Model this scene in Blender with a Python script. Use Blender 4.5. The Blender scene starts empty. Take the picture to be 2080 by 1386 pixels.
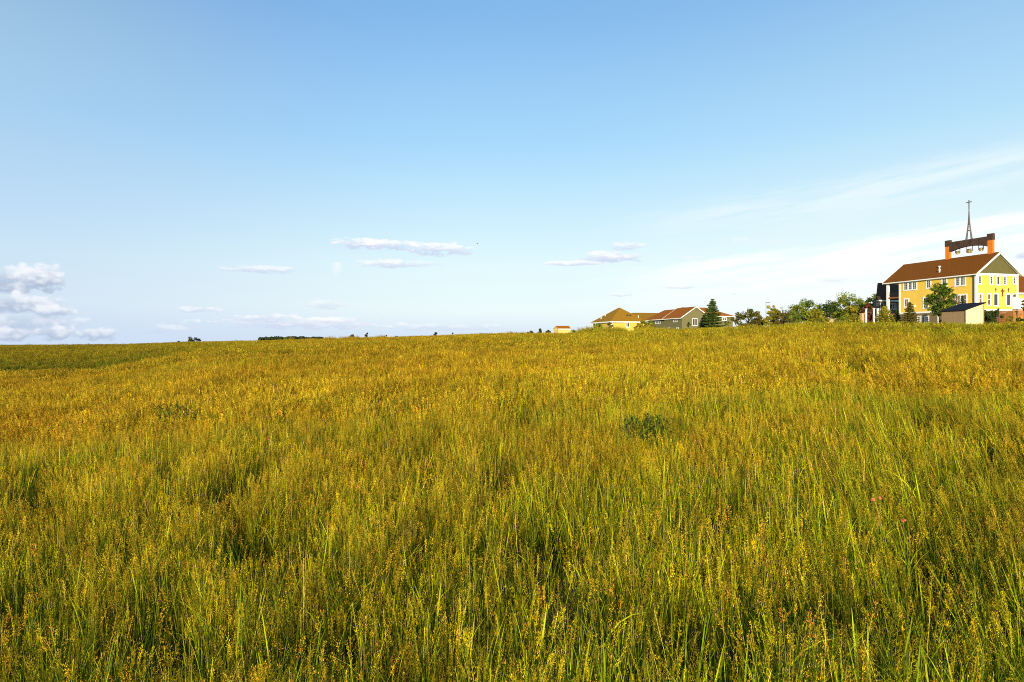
import bpy, math, random
import numpy as np
from mathutils import Vector, Matrix, noise
C = bpy.context.scene
R = math.radians
random.seed(7); rng = np.random.default_rng(7)

# ------------------------------------------------------------------ camera, sky, sun, exposure
E = 2.60                       # eye height above the ground at the camera
F = 1387.0; CX = 1040.0; HY = 695.0     # lens in photo pixels, centre column, horizon row
cd = bpy.data.cameras.new("camera"); cam = bpy.data.objects.new("camera", cd)
C.collection.objects.link(cam); C.camera = cam
cd.sensor_width = 36; cd.lens = 36 * F / 2080
cd.clip_start = 0.05; cd.clip_end = 30000
cam.location = (0, 0, E); cam.rotation_euler = (R(90) + math.atan(2.0 / F), 0, 0)

SUN_EL = R(9.0); SUN_AZ = R(11.4)      # low sun behind the camera, a little to the left
to_sun = Vector((-math.sin(SUN_AZ) * math.cos(SUN_EL), -math.cos(SUN_AZ) * math.cos(SUN_EL), math.sin(SUN_EL)))
sd = bpy.data.lights.new("sun", 'SUN'); sun = bpy.data.objects.new("sun", sd)
C.collection.objects.link(sun)
sd.energy = 4.8; sd.angle = R(0.5); sd.color = (1.0, 0.86, 0.60)
sun.rotation_euler = to_sun.to_track_quat('Z', 'Y').to_euler()
C.view_settings.view_transform = 'Standard'; C.view_settings.look = 'None'
C.view_settings.exposure = 0.45; C.view_settings.gamma = 1
C.cycles.max_bounces = 5; C.cycles.diffuse_bounces = 3; C.cycles.transmission_bounces = 3
C.cycles.use_denoising = False; C.cycles.filter_width = 1.0; C.cycles.sample_clamp_indirect = 4
C.cycles.caustics_reflective = False; C.cycles.caustics_refractive = False

W_ = bpy.data.worlds.new("World"); C.world = W_; W_.use_nodes = True
nt = W_.node_tree; N = nt.nodes; LK = nt.links; N.clear()
def nd(t, **k):
    n = N.new(t)
    for a, b in k.items(): setattr(n, a, b)
    return n
def m(op, a, b=None, c=None, clamp=False):
    n = nd('ShaderNodeMath', operation=op, use_clamp=clamp)
    for i, v in enumerate((a, b, c)):
        if v is None: continue
        if isinstance(v, (int, float)): n.inputs[i].default_value = v
        else: LK.new(v, n.inputs[i])
    return n.outputs[0]
def sstep(v, lo, hi, tlo=0.0, thi=1.0):
    n = nd('ShaderNodeMapRange', interpolation_type='SMOOTHSTEP')
    LK.new(v, n.inputs[0])
    for i, x in enumerate((lo, hi, tlo, thi)): n.inputs[i + 1].default_value = x
    return n.outputs[0]
def mixc(f, a, b):
    n = nd('ShaderNodeMix', data_type='RGBA')
    for s, v in ((n.inputs[0], f), (n.inputs[6], a), (n.inputs[7], b)):
        if isinstance(v, (int, float)): s.default_value = v
        elif isinstance(v, tuple): s.default_value = (*v, 1)
        else: LK.new(v, s)
    return n.outputs[2]
sky = nd('ShaderNodeTexSky', sky_type='NISHITA', sun_disc=False)
sky.sun_elevation = SUN_EL; sky.sun_rotation = R(180) + SUN_AZ; sky.air_density = 1.0; sky.dust_density = 0.6; sky.ozone_density = 1.5
tc = nd('ShaderNodeTexCoord'); sx = nd('ShaderNodeSeparateXYZ'); LK.new(tc.outputs['Generated'], sx.inputs[0])
az = m('ARCTAN2', sx.outputs[0], sx.outputs[1]); el = m('ARCSINE', sx.outputs[2])
def azel(px, py):
    r = (px - CX) / F; z = (HY - py) / F
    return math.atan(r), math.atan(z / math.sqrt(1 + r * r))
def sky_noise(sa, se, scale, detail, rough=0.6, off=0.0):
    cb = nd('ShaderNodeCombineXYZ'); LK.new(m('MULTIPLY_ADD', az, sa, off), cb.inputs[0]); LK.new(m('MULTIPLY', el, se), cb.inputs[1]); cb.inputs[2].default_value = off
    t = nd('ShaderNodeTexNoise'); LK.new(cb.outputs[0], t.inputs[0])
    t.inputs['Scale'].default_value = scale; t.inputs['Detail'].default_value = detail; t.inputs['Roughness'].default_value = rough
    return t.outputs[0]
n_puff = sky_noise(1.0, 1.5, 38, 6, 0.62); n_streak = sky_noise(1.0, 3.4, 42, 8, 0.66, 3.1); n_wide = sky_noise(0.6, 1.6, 5, 4, 0.5, 7.7)
elp = m('MAXIMUM', el, 0.0)
cbv = nd('ShaderNodeCombineXYZ'); LK.new(m('MULTIPLY_ADD', n_wide, 0.01, az), cbv.inputs[0]); LK.new(m('MULTIPLY_ADD', n_streak, 0.006, m('MULTIPLY', el, 1.25)), cbv.inputs[1])
def vor(sc):
    v_ = nd('ShaderNodeTexVoronoi', feature='SMOOTH_F1'); LK.new(cbv.outputs[0], v_.inputs[0]); v_.inputs['Scale'].default_value = sc; v_.inputs['Smoothness'].default_value = 0.35
    return m('SUBTRACT', 0.62, v_.outputs[0])
n_bill = m('ADD', m('MULTIPLY', n_puff, 0.84), m('ADD', m('MULTIPLY', vor(75), 0.24), m('MULTIPLY', vor(170), 0.06)))
# base: the sky texture, warmed towards white in the thick air near the horizon
skyc = nd('ShaderNodeHueSaturation'); LK.new(sky.outputs[0], skyc.inputs['Color'])
skyc.inputs['Hue'].default_value = 0.5; skyc.inputs['Saturation'].default_value = 0.95; skyc.inputs['Value'].default_value = 1.0
ramp = nd('ShaderNodeValToRGB'); LK.new(m('MULTIPLY', elp, 2.0), ramp.inputs[0])
cr = ramp.color_ramp
SKY = [(0.0, (7.9, 9.2, 10.0)), (0.10, (8.6, 9.9, 10.0)), (0.22, (7.9, 9.8, 10.0)), (0.42, (5.6, 8.4, 10.0)), (0.56, (4.1, 7.3, 10.0)), (0.88, (2.5, 5.2, 8.7)), (1.0, (2.2, 4.8, 8.3))]
while len(cr.elements) < len(SKY): cr.elements.new(0.5)
for e, (p, c) in zip(cr.elements, SKY): e.position = p; e.color = (*[v / 10 for v in c], 1)
rs = nd('ShaderNodeVectorMath', operation='SCALE'); LK.new(ramp.outputs[0], rs.inputs[0]); rs.inputs['Scale'].default_value = 10.0
front = sstep(sx.outputs[1], -0.2, 0.5, 0.0, 1.0)
col = mixc(0.9, skyc.outputs[0], rs.outputs[0])
# the sky is deeper to the left, paler to the right
lrc = mixc(sstep(az, -0.72, 0.0, 0.0, 1.0), (0.79, 0.82, 0.96), (1, 1, 1.02))
lrc = mixc(m("MULTIPLY", sstep(az, -0.72, -0.15, 1.0, 0.0), sstep(el, 0.12, 0.42, 0.0, 1.0)), lrc, (1.12, 0.95, 0.86))
lrc = mixc(sstep(az, 0.0, 0.66, 0.0, 1.0), lrc, (1.14, 1.05, 1.0))
mm = nd('ShaderNodeMix', data_type='RGBA', blend_type='MULTIPLY'); mm.inputs[0].default_value = 1
LK.new(col, mm.inputs[6]); LK.new(lrc, mm.inputs[7]); col = mm.outputs[2]
def clampmul(*v):
    o = v[0]
    for x in v[1:]: o = m('MULTIPLY', o, x)
    return o
# thin cirrus bands climbing to the right
def band(col, p0, p1, wlo, whi, amt, c=(9.4, 10.0, 10.0)):
    a0, e0 = azel(*p0); a1, e1 = azel(*p1); k = (e1 - e0) / (a1 - a0)
    d = m('SUBTRACT', el, m('MULTIPLY_ADD', m('SUBTRACT', az, a0), k, e0))
    cb = nd('ShaderNodeCombineXYZ'); LK.new(m('MULTIPLY', az, 2.2), cb.inputs[0]); LK.new(m('MULTIPLY', d, 26.0), cb.inputs[1])
    tn = nd('ShaderNodeTexNoise'); LK.new(cb.outputs[0], tn.inputs[0]); tn.inputs['Scale'].default_value = 2.6; tn.inputs['Detail'].default_value = 7; tn.inputs['Roughness'].default_value = 0.58
    d = m('ADD', d, m('MULTIPLY_ADD', n_wide, 0.05, -0.025)); d = m('ADD', d, m('MULTIPLY_ADD', n_streak, 0.014, -0.007))
    up = sstep(d, 0.0, whi, 1.0, 0.0); dn = sstep(d, -wlo, 0.0, 0.0, 1.0)
    x = sstep(az, a0 - 0.02, a0 + 0.3, 0.0, 1.0)
    f = clampmul(up, dn, x, sstep(tn.outputs[0], 0.36, 0.62, 0.15, 1.0), front, amt)
    return mixc(f, col, c)
col = band(col, (1150, 575), (2080, 440), 0.10, 0.010, 1.0, (10.2, 10.4, 10.2))
col = band(col, (1180, 470), (2080, 310), 0.05, 0.03, 0.50)
# low lilac veil along the horizon, left and middle
veil = clampmul(sstep(elp, 0.0, 0.045, 1.0, 0.0), sstep(az, -0.1, 0.35, 1.0, 0.15), front, 0.75)
col = mixc(veil, col, (6.2, 7.3, 9.0))
def cloud(col, px, py, hw, hh, dens=1.0, amp=1.3, nz=None, top=(9.0, 9.3, 9.8), bot=(4.2, 5.1, 6.7), flat=0.0):
    nz = nz or n_bill; edge = 0.6 if nz is n_bill else 0.75
    a0, e0 = azel(px, py); a1, e1 = azel(px + hw, py - hh)
    wa = abs(a1 - a0); we = abs(e1 - e0) if abs(e1 - e0) > 1e-4 else 0.002
    da = m('MULTIPLY', m('SUBTRACT', az, a0), 1 / wa); de = m('MULTIPLY', m('SUBTRACT', el, e0), 1 / we)
    r2 = m('ADD', m('MULTIPLY', da, da), m('MULTIPLY', de, de))
    s = m('ADD', m('SUBTRACT', 0.85, r2), m('MULTIPLY_ADD', nz, 4.2 * amp, -2.05 * amp))
    f = clampmul(sstep(s, -0.12, edge, 0.0, 1.0), front, dens)
    sh = sstep(m('ADD', de, m('MULTIPLY_ADD', nz, 4.0, -2.0)), -0.75, 0.7, 0.0, 1.0)
    return mixc(f, col, mixc(sh, bot, top))
LIL = dict(top=(9.7, 9.8, 10.0), bot=(5.6, 6.2, 8.4), nz=n_streak)
for c_ in [(10, 655, 190, 24, 0.55, 0.7), (10, 570, 118, 32, 0.95, 0.85), (90, 566, 55, 30, 0.95, 0.9), (30, 618, 125, 22, 0.85, 0.8), (105, 634, 55, 17, 0.85, 0.8),
           (25, 680, 80, 17, 0.8, 0.9), (112, 676, 55, 19, 0.85, 0.9), (198, 679, 62, 15, 0.75, 0.9)]:
    col = cloud(col, *c_)
for c_ in [(735, 494, 62, 11, 0.85, 1.3), (800, 499, 70, 11, 0.85, 1.4), (890, 506, 80, 13, 0.85, 1.4), (785, 536, 58, 9, 0.7, 1.3), (850, 536, 60, 6, 0.4, 1.4), (530, 547, 105, 6, 0.6, 0.9), (402, 629, 50, 6, 0.55, 1.1),
           (660, 618, 50, 10, 0.4, 1.4), (1245, 522, 75, 15, 0.85, 1.3), (1165, 535, 60, 7, 0.8, 1.1), (1275, 500, 38, 12, 0.6, 1.3), (1383, 583, 50, 6, 0.5, 1.2),
           (1262, 598, 32, 6, 0.45, 1.1), (1695, 567, 36, 9, 0.35, 1.4), (2078, 518, 20, 12, 0.8, 1.0), (600, 657, 190, 12, 0.6, 1.3), (540, 647, 90, 9, 0.7, 1.5), (680, 650, 60, 7, 0.55, 1.5), (900, 664, 150, 8, 0.4, 1.4), (340, 668, 60, 8, 0.4, 1.5)]:
    col = cloud(col, *c_, **LIL)
for c_ in [(685, 547, 14, 15, 0.7, 0.9), (1513, 487, 34, 12, 0.55, 1.2), (1566, 491, 12, 8, 0.5, 0.9), (1410, 524, 36, 7, 0.35, 1.2)]:
    col = cloud(col, *c_, top=(9.6, 9.9, 10), bot=(8.4, 9.2, 9.9))
bg = nd('ShaderNodeBackground'); LK.new(col, bg.inputs[0]); bg.inputs[1].default_value = 0.075
ow = nd('ShaderNodeOutputWorld'); LK.new(bg.outputs[0], ow.inputs[0])

# ------------------------------------------------------------------ helpers
def tag(o, label=None, cat=None, group=None, kind=None):
    for k, v in (('label', label), ('category', cat), ('group', group), ('kind', kind)):
        if v: o[k] = v
    return o
def empty(name, loc, rz=0, **k):
    o = bpy.data.objects.new(name, None); C.collection.objects.link(o); o.location = loc; o.rotation_euler = (0, 0, rz)
    o.empty_display_size = 0.5
    return tag(o, **k)
class MB:
    """collects faces for one mesh object"""
    def __init__(s): s.v = []; s.f = []; s.c = []
    def poly(s, pts, c=None):
        i = len(s.v); s.v += [tuple(p) for p in pts]; s.f.append(tuple(range(i, i + len(pts)))); s.c += [c or (1, 1, 1)] * len(pts); return s
    def hexa(s, p):                  # 8 points: 0-3 bottom ring, 4-7 top ring
        i = len(s.v); s.v += [tuple(q) for q in p]; s.c += [(1, 1, 1)] * 8
        for q in ((0, 3, 2, 1), (4, 5, 6, 7), (0, 1, 5, 4), (1, 2, 6, 5), (2, 3, 7, 6), (3, 0, 4, 7)): s.f.append(tuple(i + k for k in q))
        return s
    def box(s, x0, x1, y0, y1, z0, z1):
        return s.hexa([(x0, y0, z0), (x1, y0, z0), (x1, y1, z0), (x0, y1, z0), (x0, y0, z1), (x1, y0, z1), (x1, y1, z1), (x0, y1, z1)])
    def prism(s, pts, d):            # polygon extruded along vector d
        n = len(pts); i = len(s.v); d = Vector(d)
        s.v += [tuple(p) for p in pts] + [tuple(Vector(p) + d) for p in pts]; s.c += [(1, 1, 1)] * 2 * n
        s.f.append(tuple(range(i, i + n))[::-1]); s.f.append(tuple(range(i + n, i + 2 * n)))
        for k in range(n): s.f.append((i + k, i + (k + 1) % n, i + n + (k + 1) % n, i + n + k))
        return s
    def tube(s, pts, rad, n=8, cap=True):
        pts = [Vector(p) for p in pts]; rings = []
        for k, p in enumerate(pts):
            d = (pts[min(k + 1, len(pts) - 1)] - pts[max(k - 1, 0)]).normalized()
            a = d.cross(Vector((0.13, 0.97, 0.2))).normalized(); b = d.cross(a)
            r = rad[k] if isinstance(rad, (list, tuple)) else rad
            i = len(s.v)
            for j in range(n):
                t = 2 * math.pi * j / n
                s.v.append(tuple(p + a * (r * math.cos(t)) + b * (r * math.sin(t)))); s.c.append((1, 1, 1))
            rings.append(i)
        for a, b in zip(rings, rings[1:]):
            for j in range(n): s.f.append((a + j, a + (j + 1) % n, b + (j + 1) % n, b + j))
        if cap: s.f.append(tuple(rings[0] + j for j in range(n))); s.f.append(tuple(rings[-1] + j for j in range(n)))
        return s
    def lathe(s, prof, c=(0, 0, 0), n=16):
        return s.tube([(c[0], c[1], c[2] + z) for r, z in prof], [max(r, 1e-3) for r, z in prof], n)
    def build(s, name, mat, parent=None, smooth=False):
        me = bpy.data.meshes.new(name); me.from_pydata(s.v, [], s.f); me.materials.append(mat)
        ca = me.color_attributes.new('tone', 'FLOAT_COLOR', 'POINT')
        ca.data.foreach_set('color', np.array([(*c, 1) for c in s.c], dtype=np.float32).ravel())
        if smooth: me.polygons.foreach_set('use_smooth', [True] * len(me.polygons))
        o = bpy.data.objects.new(name, me); C.collection.objects.link(o)
        if parent: o.parent = parent
        me.validate()
        if len(s.f) < 4000:
            import bmesh
            b = bmesh.new(); b.from_mesh(me); bmesh.ops.recalc_face_normals(b, faces=b.faces); b.to_mesh(me); b.free()
        return o
MATS = {}
def mat(name, c, rough=0.8, var=0.12, scale=3.0, spec=0.3, siding=0.0, metal=0.0, vert=False, tiles=0.0, dirt=0.0):
    if name in MATS: return MATS[name]
    M = bpy.data.materials.new(name); M.use_nodes = True; t = M.node_tree; b = t.nodes['Principled BSDF']
    b.inputs['Roughness'].default_value = rough; b.inputs['Specular IOR Level'].default_value = spec; b.inputs['Metallic'].default_value = metal
    tc = t.nodes.new('ShaderNodeTexCoord'); nz = t.nodes.new('ShaderNodeTexNoise'); nz.inputs['Scale'].default_value = scale; nz.inputs['Detail'].default_value = 6; nz.inputs['Roughness'].default_value = 0.65
    t.links.new(tc.outputs['Object'], nz.inputs[0])
    mp = t.nodes.new('ShaderNodeMapRange'); t.links.new(nz.outputs[0], mp.inputs[0]); mp.inputs[1].default_value = 0.3; mp.inputs[2].default_value = 0.7
    mp.inputs[3].default_value = 1 - var; mp.inputs[4].default_value = 1 + var
    vm = t.nodes.new('ShaderNodeVectorMath'); vm.operation = 'SCALE'; vm.inputs[0].default_value = c; t.links.new(mp.outputs[0], vm.inputs['Scale'])
    out = vm.outputs[0]
    if dirt:
        n2 = t.nodes.new('ShaderNodeTexNoise'); n2.inputs['Scale'].default_value = scale * 0.25; n2.inputs['Detail'].default_value = 8
        t.links.new(tc.outputs['Object'], n2.inputs[0])
        m2 = t.nodes.new('ShaderNodeMapRange'); t.links.new(n2.outputs[0], m2.inputs[0]); m2.inputs[1].default_value = 0.45; m2.inputs[2].default_value = 0.75; m2.inputs[3].default_value = 1; m2.inputs[4].default_value = 1 - dirt
        v2 = t.nodes.new('ShaderNodeVectorMath'); v2.operation = 'SCALE'; t.links.new(out, v2.inputs[0]); t.links.new(m2.outputs[0], v2.inputs['Scale']); out = v2.outputs[0]
    t.links.new(out, b.inputs['Base Color'])
    if siding:
        wv = t.nodes.new('ShaderNodeTexWave'); wv.wave_type = 'BANDS'; wv.bands_direction = 'X' if vert else 'Z'; wv.wave_profile = 'SAW'
        wv.inputs['Scale'].default_value = 0.314 / siding; t.links.new(tc.outputs['Object'], wv.inputs[0])
        bp = t.nodes.new('ShaderNodeBump'); bp.inputs['Strength'].default_value = 0.8; bp.inputs['Distance'].default_value = 0.02
        t.links.new(wv.outputs['Fac'], bp.inputs['Height']); t.links.new(bp.outputs[0], b.inputs['Normal'])
    if tiles:
        br = t.nodes.new('ShaderNodeTexBrick'); br.inputs['Scale'].default_value = tiles
        br.inputs['Color1'].default_value = (*[v * 1.2 for v in c], 1); br.inputs['Color2'].default_value = (*[v * 0.8 for v in c], 1); br.inputs['Mortar'].default_value = (*[v * 0.5 for v in c], 1)
        t.links.new(tc.outputs['Object'], br.inputs[0])
        mx = t.nodes.new('ShaderNodeMix'); mx.data_type = 'RGBA'; mx.blend_type = 'MIX'; mx.inputs[0].default_value = 0.5
        t.links.new(out, mx.inputs[6]); t.links.new(br.outputs[0], mx.inputs[7]); t.links.new(mx.outputs[2], b.inputs['Base Color'])
    MATS[name] = M; return M
def leafmat(name, gain=1.0, trans=0.25, inst=False, rough=0.7):
    M = bpy.data.materials.new(name); M.use_nodes = True; t = M.node_tree; t.nodes.clear()
    at = t.nodes.new('ShaderNodeAttribute'); at.attribute_name = 'tone'; colr = at.outputs['Color']
    if inst:
        a2 = t.nodes.new('ShaderNodeAttribute'); a2.attribute_type = 'INSTANCER'; a2.attribute_name = 'tint'
        mx = t.nodes.new('ShaderNodeMix'); mx.data_type = 'RGBA'; mx.blend_type = 'MULTIPLY'; mx.inputs[0].default_value = 1
        t.links.new(colr, mx.inputs[6]); t.links.new(a2.outputs['Color'], mx.inputs[7]); colr = mx.outputs[2]
    geo = t.nodes.new('ShaderNodeNewGeometry'); nz = t.nodes.new('ShaderNodeTexNoise'); nz.inputs['Scale'].default_value = 0.9; nz.inputs['Detail'].default_value = 5
    t.links.new(geo.outputs['Position'], nz.inputs[0])
    mp = t.nodes.new('ShaderNodeMapRange'); t.links.new(nz.outputs[0], mp.inputs[0]); mp.inputs[1].default_value = 0.3; mp.inputs[2].default_value = 0.7; mp.inputs[3].default_value = 0.75 * gain; mp.inputs[4].default_value = 1.25 * gain
    vm = t.nodes.new('ShaderNodeVectorMath'); vm.operation = 'SCALE'; t.links.new(colr, vm.inputs[0]); t.links.new(mp.outputs[0], vm.inputs['Scale'])
    b = t.nodes.new('ShaderNodeBsdfPrincipled'); b.inputs['Roughness'].default_value = rough; b.inputs['Specular IOR Level'].default_value = 0.15
    tr = t.nodes.new('ShaderNodeBsdfTranslucent'); ms = t.nodes.new('ShaderNodeMixShader'); ms.inputs[0].default_value = trans
    o = t.nodes.new('ShaderNodeOutputMaterial')
    t.links.new(vm.outputs[0], b.inputs['Base Color']); t.links.new(vm.outputs[0], tr.inputs[0])
    t.links.new(b.outputs[0], ms.inputs[1]); t.links.new(tr.outputs[0], ms.inputs[2]); t.links.new(ms.outputs[0], o.inputs[0])
    return M
M_leaf = leafmat('foliage', 1.0, 0.2); M_grass = leafmat('grass_blades', 1.04, 0.12, inst=True); M_bark = mat('bark', (0.10, 0.07, 0.045), 0.95, 0.3, 6)
def rr(px): return (px - CX) / F
def hz(py, Y): return E + (HY - py) / F * Y      # world height seen at image row py at depth Y

# ------------------------------------------------------------------ terrain
GH = 0.95                                        # grass height
SKYL = np.array([(-900, 705), (0, 702), (120, 701), (250, 699), (400, 694.5), (530, 692.5), (640, 690), (700, 688), (760, 686), (870, 683), (1000, 678), (1100, 678), (1160, 678.5), (1190, 675.5), (1300, 673.5), (1400, 669.5), (1480, 667), (1540, 664.5), (1620, 659.5), (1700, 659.5), (1800, 660.5), (1880, 662), (1980, 662), (2080, 657), (3000, 652)], float)
CREST = np.array([(-900, 150), (0, 150), (350, 145), (600, 130), (1000, 115), (1300, 92), (1500, 80), (3000, 78)], float)
def smooth(a, b, x):
    t = min(1, max(0, (x - a) / (b - a))); return t * t * (3 - 2 * t)
def prof(y, D, zc, wl):
    t = min(y / D, 1.0)
    z = zc * (1 - (1 - t) ** 1.7)
    return z
def gully(y, wl):
    return wl * (-0.55 * smooth(0, 40, y) - 1.75 * math.exp(-((y - 66) / 15.0) ** 2) + 0.55 * smooth(75, 140, y))
_tab = {}
def zc_for(px):
    k = round(px / 20) * 20
    if k in _tab: return _tab[k]
    D = float(np.interp(k, CREST[:, 0], CREST[:, 1])); wl = 1 - smooth(150, 480, k)
    tgt = (HY - float(np.interp(k, SKYL[:, 0], SKYL[:, 1]))) / F
    lo, hi = -6.0, 12.0
    for _ in range(30):
        zc = (lo + hi) / 2
        a = max((prof(y, D, zc, wl) + gully(y, wl) + GH - E) / y for y in np.linspace(12, D, 40))
        if a > tgt: hi = zc
        else: lo = zc
    _tab[k] = (zc, D, wl, tgt); return _tab[k]
def ground(x, y):
    if y < 0.5: 
        return 0.02 * noise.noise(Vector((x * .2, y * .2, 0)))
    px = max(-900, min(2980, CX + F * x / y)); k0 = math.floor(px / 20) * 20; f = (px - k0) / 20
    z = 0
    for k, w in ((k0, 1 - f), (k0 + 20, f)):
        if w == 0: continue
        zc, D, wl, tgt = zc_for(k)
        zz = prof(y, D, zc, wl) + gully(y, wl)
        if y > D:
            right = smooth(1000, 1200, k)
            yy = min(y, 330)
            up = (E + tgt * yy - 0.45) - (E + tgt * D - 0.45)
            dn = -0.03 * (y - D)
            zz += right * up * smooth(0, 30, y - D) + (1 - right) * max(dn, -9)
            zz -= right * max(0, y - 330) * 0.03 if y < 900 else right * 17
        z += w * zz
    z += 0.05 * noise.noise(Vector((x * .12, y * .12, 0))) * smooth(2, 10, y) + 0.30 * noise.noise(Vector((x * .03, y * .03, 5))) * smooth(10, 35, y) * (1 - smooth(60, 90, y))
    if y > 400: z -= 18 * smooth(400, 1800, y)
    return z
def make_ground():
    nr, na = 210, 220
    rad = np.concatenate([[0], np.geomspace(0.6, 9000, nr)])
    an = np.concatenate([np.linspace(-46, 46, 161), np.linspace(46, 314, 60)[1:-1]])
    v = [(0, 0, ground(0, 0))]; tone = [0]
    for r in rad[1:]:
        for a in an:
            x = r * math.sin(R(a)); y = r * math.cos(R(a)); v.append((x, y, ground(x, y))); tone.append(0)
    n = len(an); f = [(0, 1 + j, 1 + (j + 1) % n) for j in range(n)]
    for i in range(nr - 1):
        a = 1 + i * n; b = a + n
        f += [(a + j, b + j, b + (j + 1) % n, a + (j + 1) % n) for j in range(n)]
    me = bpy.data.meshes.new('ground'); me.from_pydata(v, [], f)
    ca = me.color_attributes.new('lawn', 'FLOAT_COLOR', 'POINT')
    d = []
    for p in v:
        px = CX + F * p[0] / p[1] if p[1] > 1 else 0
        d += [max(smooth(1150, 1250, px) * smooth(84, 92, p[1]), smooth(1.0, 1.15, abs(p[0]) / (max(p[1], 0) + 9)))] * 3 + [1]
    ca.data.foreach_set('color', np.array(d, dtype=np.float32))
    M = bpy.data.materials.new('soil_and_lawn'); M.use_nodes = True; t = M.node_tree; b = t.nodes['Principled BSDF']; b.inputs['Roughness'].default_value = 0.95; b.inputs['Specular IOR Level'].default_value = 0.1
    g = t.nodes.new('ShaderNodeNewGeometry')
    def nzr(sc, cols, det=6):
        n_ = t.nodes.new('ShaderNodeTexNoise'); n_.inputs['Scale'].default_value = sc; n_.inputs['Detail'].default_value = det; t.links.new(g.outputs['Position'], n_.inputs[0])
        r = t.nodes.new('ShaderNodeValToRGB'); t.links.new(n_.outputs[0], r.inputs[0])
        r.color_ramp.elements[0].position = 0.35; r.color_ramp.elements[0].color = (*cols[0], 1); r.color_ramp.elements[1].position = 0.65; r.color_ramp.elements[1].color = (*cols[1], 1)
        return r.outputs[0]
    soil = nzr(9, ((0.025, 0.025, 0.008), (0.12, 0.09, 0.03)), 10); lawn = nzr(0.5, ((0.13, 0.15, 0.010), (0.21, 0.20, 0.016)))
    at = t.nodes.new('ShaderNodeAttribute'); at.attribute_name = 'lawn'
    mx = t.nodes.new('ShaderNodeMix'); mx.data_type = 'RGBA'; t.links.new(at.outputs['Fac'], mx.inputs[0]); t.links.new(soil, mx.inputs[6]); t.links.new(lawn, mx.inputs[7]); t.links.new(mx.outputs[2], b.inputs['Base Color'])
    me.materials.append(M); me.polygons.foreach_set('use_smooth', [True] * len(me.polygons))
    o = bpy.data.objects.new('ground', me); C.collection.objects.link(o); tag(o, kind='structure', label='rising meadow ground under the tall grass', )
make_ground()

# ------------------------------------------------------------------ buildings: shared frame (all share the same yaw)
VX, VY = -0.2675, 0.9636; YAW = math.atan2(0.2675, 0.9636)
class Fr:
    """local frame of a building: x runs right along the gable end, y runs away along the long side"""
    def __init__(s, px, Y, zb, X=None): s.X0 = rr(px) * Y if X is None else X; s.Y0 = Y; s.zb = zb
    def world(s, x, y): return s.X0 + VY * x + VX * y, s.Y0 - VX * x + VY * y
    def y_at(s, px, x=0.0):
        X, Y = s.world(x, 0); r = rr(px); return (X - r * Y) / (-VX + VY * r)
    def x_at(s, px, y=0.0):
        X, Y = s.world(0, y); r = rr(px); return (r * Y - X) / (VY + VX * r)
    def z_at(s, py, x=0.0, y=0.0): return hz(py, s.world(x, y)[1]) - s.zb
M_white = mat('white_trim', (0.82, 0.80, 0.76), 0.5, 0.05, 2)
M_glass = mat('window_glass', (0.035, 0.032, 0.04), 0.06, 0.3, 0.8, spec=0.8)
M_glassr = mat('warm_window_glass', (0.22, 0.075, 0.03), 0.12, 0.5, 1.2, spec=0.6)
M_dark = mat('dark_metal', (0.02, 0.02, 0.024), 0.5, 0.2, 4)

def window(par, side, a0, a1, z0, z1, cols=1, rows=1, trim=0.14, glass=None, off=0.0, gaps=(), rail=False):
    """side 'L': wall plane x=off facing -x, a = y ; side 'G': wall plane y=off facing -y, a = x. a0..a1, z0..z1 = glass opening"""
    glass = glass or M_glass
    def bx(mb, p0, p1, q0, q1, d0, d1):
        if side == 'L': mb.box(off - d1, off - d0, p0, p1, q0, q1)
        else: mb.box(p0, p1, off - d1, off - d0, q0, q1)
    f = MB()
    bx(f, a0 - trim, a0, z0, z1, -0.02, 0.06); bx(f, a1, a1 + trim, z0, z1, -0.02, 0.06)
    bx(f, a0 - trim, a1 + trim, z1, z1 + trim * 1.1, -0.02, 0.07); bx(f, a0 - trim * 1.15, a1 + trim * 1.15, z0 - trim, z0, -0.02, 0.10)
    for g0, g1 in gaps: bx(f, g0, g1, z0, z1, -0.02, 0.058)
    o = f.build('window', M_white, par)
    p = MB(); bx(p, a0, a1, z0, z1, -0.03, 0.012); p.build('pane', glass, o)
    if cols > 1 or rows > 1 or rail:
        th = 0.028
        spans = []; s = a0
        for g0, g1 in gaps: spans.append((s, g0)); s = g1
        spans.append((s, a1))
        for s0, s1 in spans:
            mu = MB(); bx(mu, s0, s1, z0, z0 + .03, 0.013, 0.035); bx(mu, s0, s1, z1 - .03, z1, 0.013, 0.035); bx(mu, s0, s0 + .03, z0, z1, 0.013, 0.036); bx(mu, s1 - .03, s1, z0, z1, 0.013, 0.036)
            for k in range(1, cols): c = s0 + (s1 - s0) * k / cols; bx(mu, c - th / 2, c + th / 2, z0, z1, 0.013, 0.035)
            for k in range(1, rows): c = z0 + (z1 - z0) * k / rows; bx(mu, s0, s1, c - th / 2, c + th / 2, 0.013, 0.033)
            if rail: c = (z0 + z1) / 2; bx(mu, s0, s1, c - 0.04, c + 0.04, 0.013, 0.045)
            mu.build('muntin', M_white, o)
    return o

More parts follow.
